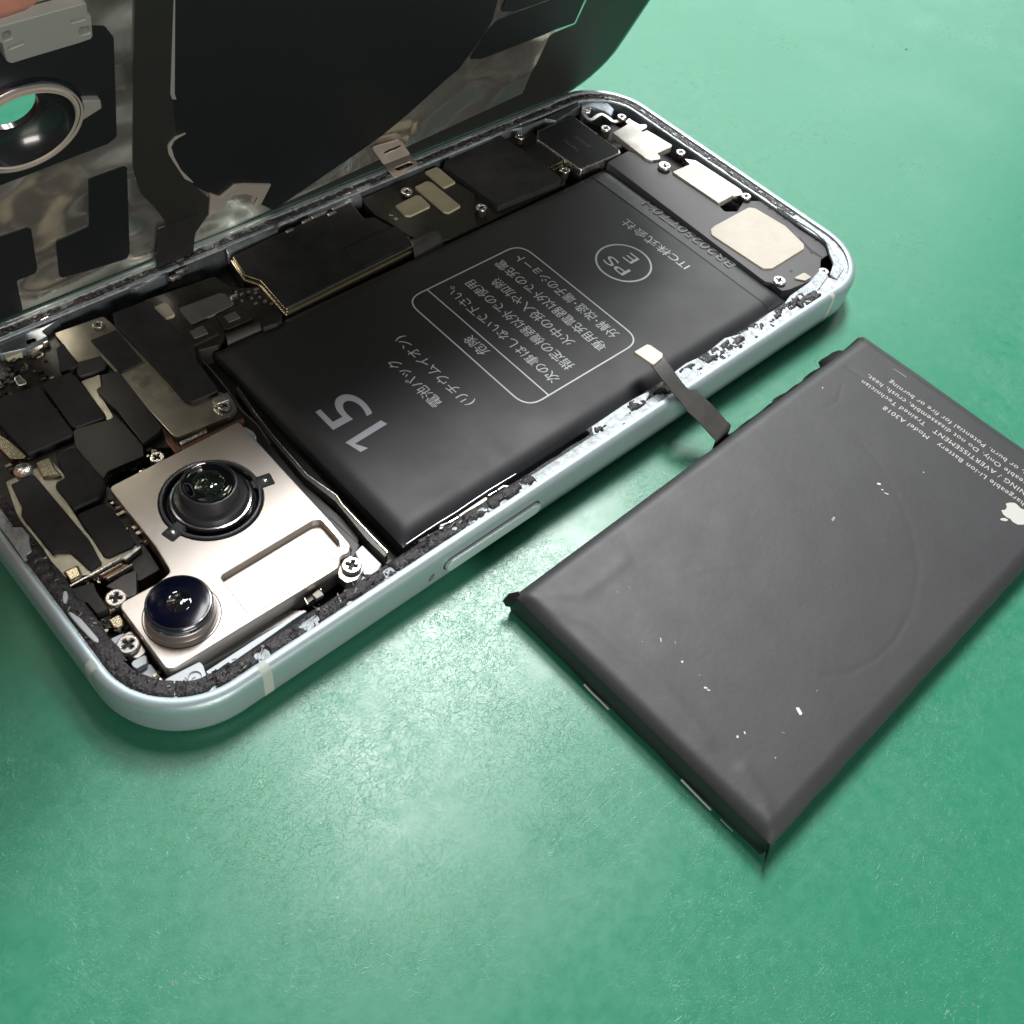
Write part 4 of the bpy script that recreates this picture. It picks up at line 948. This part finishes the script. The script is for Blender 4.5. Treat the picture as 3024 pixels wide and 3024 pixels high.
ribbon(mb, [(0.6, -43.8, 3.4), (0.0, -44.3, 2.8), (-0.4, -44.6, 2.0), (-0.4, -44.7, 1.3)], [0.8, 1.1, 1.2, 0.8], 0.12, 'tape_black', (1, 0.6, 0))
mb.build('corner_flap', old)
mb = MB()
ed = []; random.seed(5)
for i in range(61):
    x = 44 + 40 * i / 60; w = 0.45 + 0.9 * max(0, noise.noise(V((x * 0.35, 0, 0)))) + (1.2 if 74 < x < 79 else 0) * 0.8
    ed += [(x, -0.5, 3.95), (x, 0.3 + w * 0.5, 3.0 + 0.15 * math.sin(x)), (x, 0.5 + w, 1.6 + 0.2 * noise.noise(V((x, 1, 1))))]
mb.add(ed, [f for i in range(60) for f in ((i * 3, i * 3 + 1, i * 3 + 4, i * 3 + 3), (i * 3 + 1, i * 3 + 2, i * 3 + 5, i * 3 + 4))], 'tape_black')
mb.build('torn_edge_tape', old)
mb = MB()
A = [(82.6, 0.0), (84.2, 0.9), (85.3, 0.3), (85.4, -12), (85.2, -24), (85.3, -36), (85.0, -44.4), (83.3, -44.0)]
prism(mb, A, 0.3, 3.3, 'old_film', r=0.5, bev=0.5); mb.build('end_flap', old)
mb = MB()
ws = [[(2.2, 9.0, 0.0)]]
def scrap(path, r=0.15):
    tube(mb, [(-0.35 + a * 0.02, y, z) for a, y, z in path], r, 'dust_white', 5)
scrap([(0, -14.5, 0.6), (0, -16.0, 0.45), (0, -17.5, 0.5), (0, -19.0, 0.4)]); scrap([(0, -31.5, 0.6), (0, -33.2, 0.5), (0, -35.0, 0.4), (0, -36.5, 0.35)]); scrap([(0, -38.0, 0.4), (0, -40.0, 0.35)], 0.05)
mb.build('torn_seam', old)
mb = MB()   # scuffs, nicks and specks on the old cell
def speck(x, y, L, w, a, k='dust_white', h=0.02):
    z = old_top(x, y, 0.0)
    q = slot(x, y, L, w, a); q = [(px + random.uniform(-.04, .04), py + random.uniform(-.04, .04)) for px, py in q]
    prism(mb, q, z - 0.25, z + h, k, r=0, bev=0)
random.seed(11)
sp = [(64.29, -45.14), (57.36, -35.13), (57.43, -35.57), (57.85, -30.69), (55.3, -42.12), (56.43, -42.39), (56.79, -47), (59.28, -28.21), (60.27, -45.59), (55.99, -25.31), (58.07, -26.7), (58.17, -33.43), (59.1, -17.9), (60.81, -18.46), (68.52, -44.93)]
for c, L, w, a in zip(sp, (1.1, .5, .4, .35, .4, .35, .3, .5, .4, .25, .6, .25, .35, .5, .4), (.5, .22, .16, .25, .2, .16, .16, .1, .1, .12, .14, .1, .08, .1, .08), (1.2, 2.3, 2.3, 0, .5, 1, 0, .8, 2, 0, .9, 1, .5, 2, 0)):
    speck(c[0] - 48, c[1] + 9.2, L, w, a, 'dust_white' if L > 0.3 and w > 0.11 else 'lint_grey')
for c, L, w, a in zip([(105.12, -30.25), (104.55, -31.24), (104.44, -32.05), (112.98, -33.47), (114.94, -12.45), (93.66, -29.7), (129.08, -18.61)], (.6, .35, .7, .3, .25, .9, 2.6), (.35, .2, .16, .15, .2, .35, .1), (2.2, 2.0, 2.0, 1, 0, .2, 1.6)):
    speck(c[0] - 48, c[1] + 9.2, L, w, a, 'dust_white' if L < .8 else 'lint_grey')
mb.build('surface_scuffs', old, kind='stuff')

# flex cable of the old battery, rising over the frame to its connector
flex = MB()
pth = spline([(93.5, -8.7, 1.0), (93.5, -8.6, 4.1), (93.45, -8.45, 4.75), (93.3, -7.9, 5.05), (93.0, -6.6, 5.7), (92.7, -5.2, 6.4), (92.2, -3.2, 7.2), (91.4, -0.4, 8.2), (91.3, 2.2, 9.2), (91.6, 4.6, 9.75), (91.8, 6.2, 9.9)], 5)
n = len(pth); wd = [4.4 - 1.5 * max(0, min(1, (p.y + 2.6) / 1.6)) for p in pth]
ribbon(flex, [(x - 48.0, y + 9.2, z) for x, y, z in pth], wd, 0.16, 'flex_grey', (1, 0.12, 0))
flex.build('flex_cable', old)
mb = MB(); q = [(x - 48.0, y + 9.2) for x, y in [(89.97, 8.89), (92.92, 8.79), (93.25, 8.33), (93.42, 5.86), (92.8, 5.36), (90.55, 5.11), (90.29, 5.43)]]
prism(mb, q, 9.75, 10.25, 'bright_pad', r=0.25, bev=0.08, bottom=True); mb.build('connector', old)

# loose specks on the mat and on the new battery
mb = MB(); random.seed(21)
for c, L in (([(234.02, 48.86)], 0.5),): prism(mb, slot(c[0][0], c[0][1], L, 0.4, 1.0), 0, 0.12, 'midframe_dark', r=0, bev=0.03)
for i in range(70):
    x, y = random.uniform(-20, 130), random.uniform(-90, -5)
    prism(mb, slot(x, y, random.uniform(0.08, 0.5), 0.07, random.uniform(0, 3), 3), 0, 0.04, 'lint_grey', r=0, bev=0)
mb.build('lint', None, kind='stuff', label='scattered specks of lint on the green mat', category='lint')

# ------------------------------------------------------------------ THE LIFTED BACK COVER (x along the hinge, y up the cover, z towards the phone side)
PH = math.radians(67.1)
lid = empty('back_cover', (-1.2, 72.1, 5.6), (math.pi - PH, 0, 0), label='glass back cover of the phone held open, inner side showing black sheets and foil', category='back cover')
def lpart(name, k, pts, z0, z1, r=0.35, bev=0.05, holes=(), label=None, hr=0.3, bottom=False):
    mb = MB(); prism(mb, pts, z0, z1, k, r=r, bev=bev, holes=holes, hr=hr, bottom=bottom); o = mb.build(name, lid)
    if label: o['label'] = label
    return o
LC = (24.9, 44.7); UC = (12.2, 58.6)
def lid_outline(d):
    pts = []; x0, x1, v0, v1, r = 0.8 + d, 146.8 - d, 0.1 + d, 70.8 - d, 11.5 - d
    for cx, cy, a0 in ((x0 + r, v0 + r, 180), (x1 - r, v0 + r, 270), (x1 - r, v1 - r, 0), (x0 + r, v1 - r, 90)):
        for k in range(19): t = math.radians(a0 + 5 * k); pts.append((cx + r * math.cos(t), cy + r * math.sin(t)))
    return pts
holes = [circle(LC[0], LC[1], 5.6, 40), circle(UC[0], UC[1], 4.6, 40)]
lpart('glass', 'lid_rim_glass', lid_outline(0), -0.8, 0.0, r=0, bev=0.25, holes=holes, hr=0, bottom=True)
lpart('black_border', 'graphite_tape', lid_outline(1.1), -0.1, 0.03, r=0, bev=0.0, holes=holes, hr=0)
lpart('foil', 'lid_foil', [(121.71, 8.01), (120.6, 14.59), (120.66, 16.67), (119.62, 24.07), (120.52, 24.52), (125.63, 24.83), (124.67, 30.76)] + [(127.5, 50), (120, 66), (10, 68), (4.0, 60), (4.0, 12), (10, 2.2), (60, 1.6)], -0.05, 0.18, r=0.3, bev=0.05, holes=holes, hr=0)
# graphite sheets
disc = [(42.82, 58.74), (42.93, 57.68), (44.02, 42.87), (44.04, 40.91), (44.64, 40.24), (48.73, 39.53), (50.73, 32.23), (47.82, 31.95), (45.7, 32.06), (44.81, 31), (44.77, 29.49), (45.78, 25.81), (48.25, 20.71), (50.76, 17.77), (54.46, 13.59), (58.07, 14.3), (64.61, 11.08), (63.73, 6.19), (65.55, 3.82)] 
lpart('charging_disc', 'graphite_sheet', circle(70.5, 37.5, 27.5, 96), 0.30, 0.38, r=0, bev=0.03)
lpart('graphite_sheet', 'graphite_sheet', [(42.96, 59.1), (44.29, 40.67), (45.36, 39.8), (47.76, 31.85), (45.78, 31.89), (44.91, 30.06), (46.15, 25.48), (48.33, 20.53), (52.76, 15.35), (54.72, 13.29), (56.5, 14.82), (64.74, 10.78), (63.81, 5.74), (67.02, 2.01)] + [(83.18, 10.6), (86.55, 12.57), (91.18, 16.63), (96.64, 22.59), (98.55, 24.11), (98.99, 25.44), (100.7, 30.98), (101.12, 34.31), (99.42, 41.11)], 0.16, 0.34, r=0.5)
lpart('tape_strip', 'graphite_tape', [(37.98, 60.66), (38.02, 59.17), (39.3, 32.17), (39.58, 28.6), (41.01, 22.13), (43.56, 17.15), (45.69, 12.15), (46.49, 4.7), (51, 3.25), (53.54, 9.46), (53.52, 13.06), (50.71, 17.43), (46.48, 24.89), (45.05, 29.99), (45.78, 31.89), (44.16, 40.73), (42.96, 59.1)], 0.2, 0.42, r=0.5)
lpart('graphite_sheet', 'graphite_sheet', [(33.32, 57.02), (34.73, 56.47), (35.83, 54.37), (36.92, 36.6), (35.81, 35.74), (21.82, 34.65), (16.55, 34.47), (19.34, 61.91), (23.29, 62.61)], 0.16, 0.30, r=0.8, holes=[circle(LC[0], LC[1], 5.6, 40), circle(UC[0], UC[1], 4.6, 40)], hr=0)
lpart('graphite_patch', 'graphite_sheet', [(33.2, 29.57), (33.56, 29.76), (38, 29.84), (38.63, 29.31), (40.21, 6.93), (39.85, 5.39), (34.64, 6.26), (29.25, 7.4), (28.93, 8.38), (28.6, 17.42), (28.98, 17.75), (33.48, 18.48)], 0.16, 0.36, r=0.5)
lpart('graphite_patch', 'graphite_sheet', [(16.56, 23.59), (21.57, 23.79), (24.61, 23.7), (25.25, 22.96), (25.73, 12.68), (25.38, 11.49), (22.7, 11.52), (23.17, 2.4), (18.14, 2.23), (13.68, 8.62)], 0.16, 0.36, r=0.4)
lpart('graphite_patch', 'graphite_sheet', [(100.35, 25.85), (100.26, 27.18), (101.32, 32.52), (102.34, 33.89), (112.25, 34.16), (113.97, 34.29), (114.59, 36.32), (121.41, 34.16), (123.8, 31.26), (124.84, 25.51), (119.73, 25.6), (116.18, 25.17), (103.64, 24.75)], 0.16, 0.34, r=0.35)
lpart('graphite_patch', 'graphite_sheet', [(101.93, 36.4), (101.34, 40.5), (113.27, 36.73), (113.65, 34.84), (105.55, 34.91), (102.45, 35.82)], 0.34, 0.42, r=0.3)
# ring round the wide lens: bowl that narrows to the open hole
mb = MB()
lathe(mb, LC[0], LC[1], [(7.3, 0.1), (7.3, 0.7), (7.15, 1.0), (6.95, 1.0)], 'lens_chrome', 72, False)
lathe(mb, LC[0], LC[1], [(6.95, 1.0), (6.9, 1.3), (6.75, 1.32), (6.7, 1.05)], 'clip_metal', 72, False)
lathe(mb, LC[0], LC[1], [(6.7, 1.05), (6.6, 1.0)], 'lens_black', 72, False)
lathe(mb, LC[0], LC[1], [(6.6, 1.0), (6.3, 1.0), (6.25, 1.35), (6.1, 1.38), (5.95, 1.1)], 'clip_metal', 72, False)
lathe(mb, LC[0], LC[1], [(5.95, 1.2), (5.75, 0.6), (5.3, -0.2), (4.5, -1.0), (3.55, -1.7), (3.2, -1.75), (3.2, -2.4)], 'lens_black', 72, False)
lathe(mb, LC[0], LC[1], [(7.6, -0.7), (7.6, -2.1), (7.2, -2.5), (3.2, -2.4)], 'frame_aluminium', 72, False)
prism(mb, [(LC[0] + 6.6 * math.cos(a) , LC[1] + 6.6 * math.sin(a)) for a in (-0.32, 0.0, 0.32)] + [(LC[0] + 9.2, LC[1] + 0.9), (LC[0] + 9.4, LC[1] - 0.6)], 0.15, 1.0, 'bracket_grey', r=0.3, bev=0.15)
mb.build('lens_ring', lid, sharp=30)
mb = MB()
lathe(mb, UC[0], UC[1], [(6.2, 0.1), (6.2, 0.9), (6.0, 1.25), (5.6, 1.3), (5.2, 0.6), (4.2, -1.0), (3.6, -1.8), (3.6, -2.4)], 'bracket_grey', 56, False)
mb.build('lens_ring', lid, sharp=30)
# grey stamped bracket next to the ring
def lr(pts): return [(x, y) for x, y in pts]
fb0 = [(22.46, 62.03), (22.98, 62.02), (25.34, 62.08), (31.63, 62.18), (31.92, 61.87), (32.03, 60.39), (32.42, 60.01), (32.64, 57.16), (32.47, 56.71), (31.1, 56.57), (25.46, 56.44), (23.8, 56.36), (23.32, 56.83), (23.13, 58.16), (23, 59.69), (22.3, 59.71)]
h1 = [(31.13, 58.78), (32.05, 58.77), (32.2, 58.34), (32.26, 57.75), (31.28, 57.76), (31.14, 57.96)]; h2 = [(23.12, 60.88), (23.75, 61.1), (23.93, 60.78), (23.91, 59.97), (23.19, 59.92)]
sl = [(30.13, 60.16), (31.55, 60.14), (31.6, 59.87), (30.18, 59.88)]; sl2 = [(23.62, 58.82), (25.03, 59.04), (25.09, 58.8), (23.67, 58.56)]
lpart('stamped_bracket', 'bracket_grey', fb0, 0.3, 1.5, r=0.4, bev=0.18, holes=[h1, h2, sl, sl2], hr=0.15)
lpart('bracket_floor', 'midframe_dark', [(22.88, 60.74), (31.9, 60.99), (32.63, 56.62), (23.85, 56.18)], 0.3, 0.7, r=0.4)
# bright torn foil at the cover's lower edge
mb = MB()
q = [(52.85, 15.49), (54.99, 13.33), (57.15, 15.32), (58.83, 14.61), (64.42, 11.37), (63.52, 6.6), (62.28, 6.08), (62.83, 8.5), (59.67, 11.55), (57.3, 12.45), (55.21, 9.61), (53.41, 9)]
prism(mb, q, 0.3, 0.7, 'clip_metal', r=0.1, bev=0.05)
mb.build('torn_foil', lid)
mb = MB(); prism(mb, [(44.65, 30.21), (44.85, 30.88), (45.49, 28.43), (46.96, 24.63), (49.77, 19.69), (47.79, 22.09), (45.63, 26.97), (44.59, 29.48), (44.3, 31.15), (44.5, 31.81), (45.33, 32.7), (47.14, 32.81), (45.87, 32.43), (45.13, 32.06), (44.85, 30.88)], 0.42, 0.6, 'clip_metal', r=0.1, bev=0.02); mb.build('foil_edge', lid)
mb = MB()
prism(mb, [(42.62, 58.51), (42.79, 58.46), (44.37, 41.66), (44.74, 40.44), (44.09, 40.8), (43.74, 41.94)], 0.42, 0.5, 'bracket_grey', r=0.05, bev=0.02); mb.build('foil_edge', lid)
# flex ribbon from the cover down into the phone
rb = MB()
a = [(47.83, 10.14)][0]
px, pv = a
def lw(x, v, w):
    c, s_ = math.cos(PH), math.sin(PH)
    return (x, 72.1 - v * c - w * s_, 5.6 + v * s_ - w * c)
ribbon(rb, spline([(px, pv + 1.0, 0.5), (px, pv - 2.0, 0.8), (px - 0.3, 2.5, 1.6), (px - 0.5, 0.3, 3.2), (px - 0.7, -0.6, 5.0)], 6), 6.6, 0.2, 'flex_black', (1, 0, 0))
rb.build('charging_flex', lid)

# two-slot steel clip bridging cover and frame
clip = MB()
lo = [(89.44, 71.15), (95.48, 71.13), (95.18, 70.12), (94.91, 68.42), (94.47, 67.7), (88.84, 67.13), (88.69, 67.56)]
sl = slot(*[(92.21, 68.92)][0], 3.9, 1.15, 0.0)
prism(clip, lo, 7.2, 7.42, 'clip_metal', r=0.3, bev=0.05, holes=[sl], hr=0, bottom=True)
clip.build('steel_clip', phone)
lpart('steel_clip', 'clip_metal', [(88.34, 5.3), (84.84, 10.47), (84.94, 11.02), (90.54, 10.16), (92.16, 8.62), (92.9, 7.38), (95.6, 3.58), (89.57, 3.68), (88.79, 4.56)], 0.7, 0.95, r=0.3, bev=0.05, holes=[slot(*[(90.05, 7.7)][0], 3.9, 1.3, 0.0)], hr=0, bottom=True)

# ------------------------------------------------------------------ the hand that lifts the cover: only fingertips reach the picture
def lidw(p):
    c, s_ = math.cos(PH), math.sin(PH)
    x, v, w = p
    return V((x, 72.1 - v * c - w * s_, 5.6 + v * s_ - w * c))
HR = lidw((-40, 70, -4))
hand = empty('person', tuple(HR), label='person whose fingertips hold the back cover open at the top left', category='person')
J = []; Rr = []; E = []
def jn(p, r, par):
    J.append(tuple((lidw(p) - HR) * S)); Rr.append(r)
    if par is not None: E.append((par, len(J) - 1))
    return len(J) - 1
root = jn((-40, 70, -4), 15, None)
w1 = jn((-66, 84, -5), 20, root); w2 = jn((-92, 98, -5), 21, w1); w3 = jn((-170, 140, -5), 29, w2)
a = jn((-26, 84, 7), 10.0, root); a = jn((-8, 88, 9), 8.0, a); a = jn((5, 84.0, 8.5), 7.2, a); a = jn((16, 80.3, 7.6), 6.6, a); a = jn((24, 77.3, 7), 5.0, a)
for k, (v, ln) in enumerate(((58, 1.0), (38, 1.08), (18, 1.0), (2, 0.82))):
    b = jn((-34 - k * 2, 64 - k * 9, -15 - k), 11, root)
    if k == 1:
        for p, r in (((-12, 40, -22), 8.6), ((4, 35, -20), 8.0), ((14, 31, -15), 7.2), ((20, 29, -12.5), 5.4)): b = jn(p, r, b)
        continue
    b = jn((-14, v - 2 + k * 3, -22), 8.8, b); b = jn((6 * ln, v - 10 + k * 4, -20), 8.2, b); b = jn((17 * ln, v - 15 + k * 4, -15), 7.6, b); jn((22 * ln, v - 18 + k * 4, -12), 5.6, b)
me = bpy.data.meshes.new('hand'); me.from_pydata(J, E, [])
ho = bpy.data.objects.new('hand', me); col.objects.link(ho); ho.parent = hand
md = ho.modifiers.new('skin', 'SKIN'); md.use_smooth_shade = True
for v_, r_ in zip(me.skin_vertices[0].data, Rr): v_.radius = (r_ * S, r_ * S)
me.skin_vertices[0].data[0].use_root = True
ms = ho.modifiers.new('sub', 'SUBSURF'); ms.levels = ms.render_levels = 2
me.materials.append(MM['skin'])
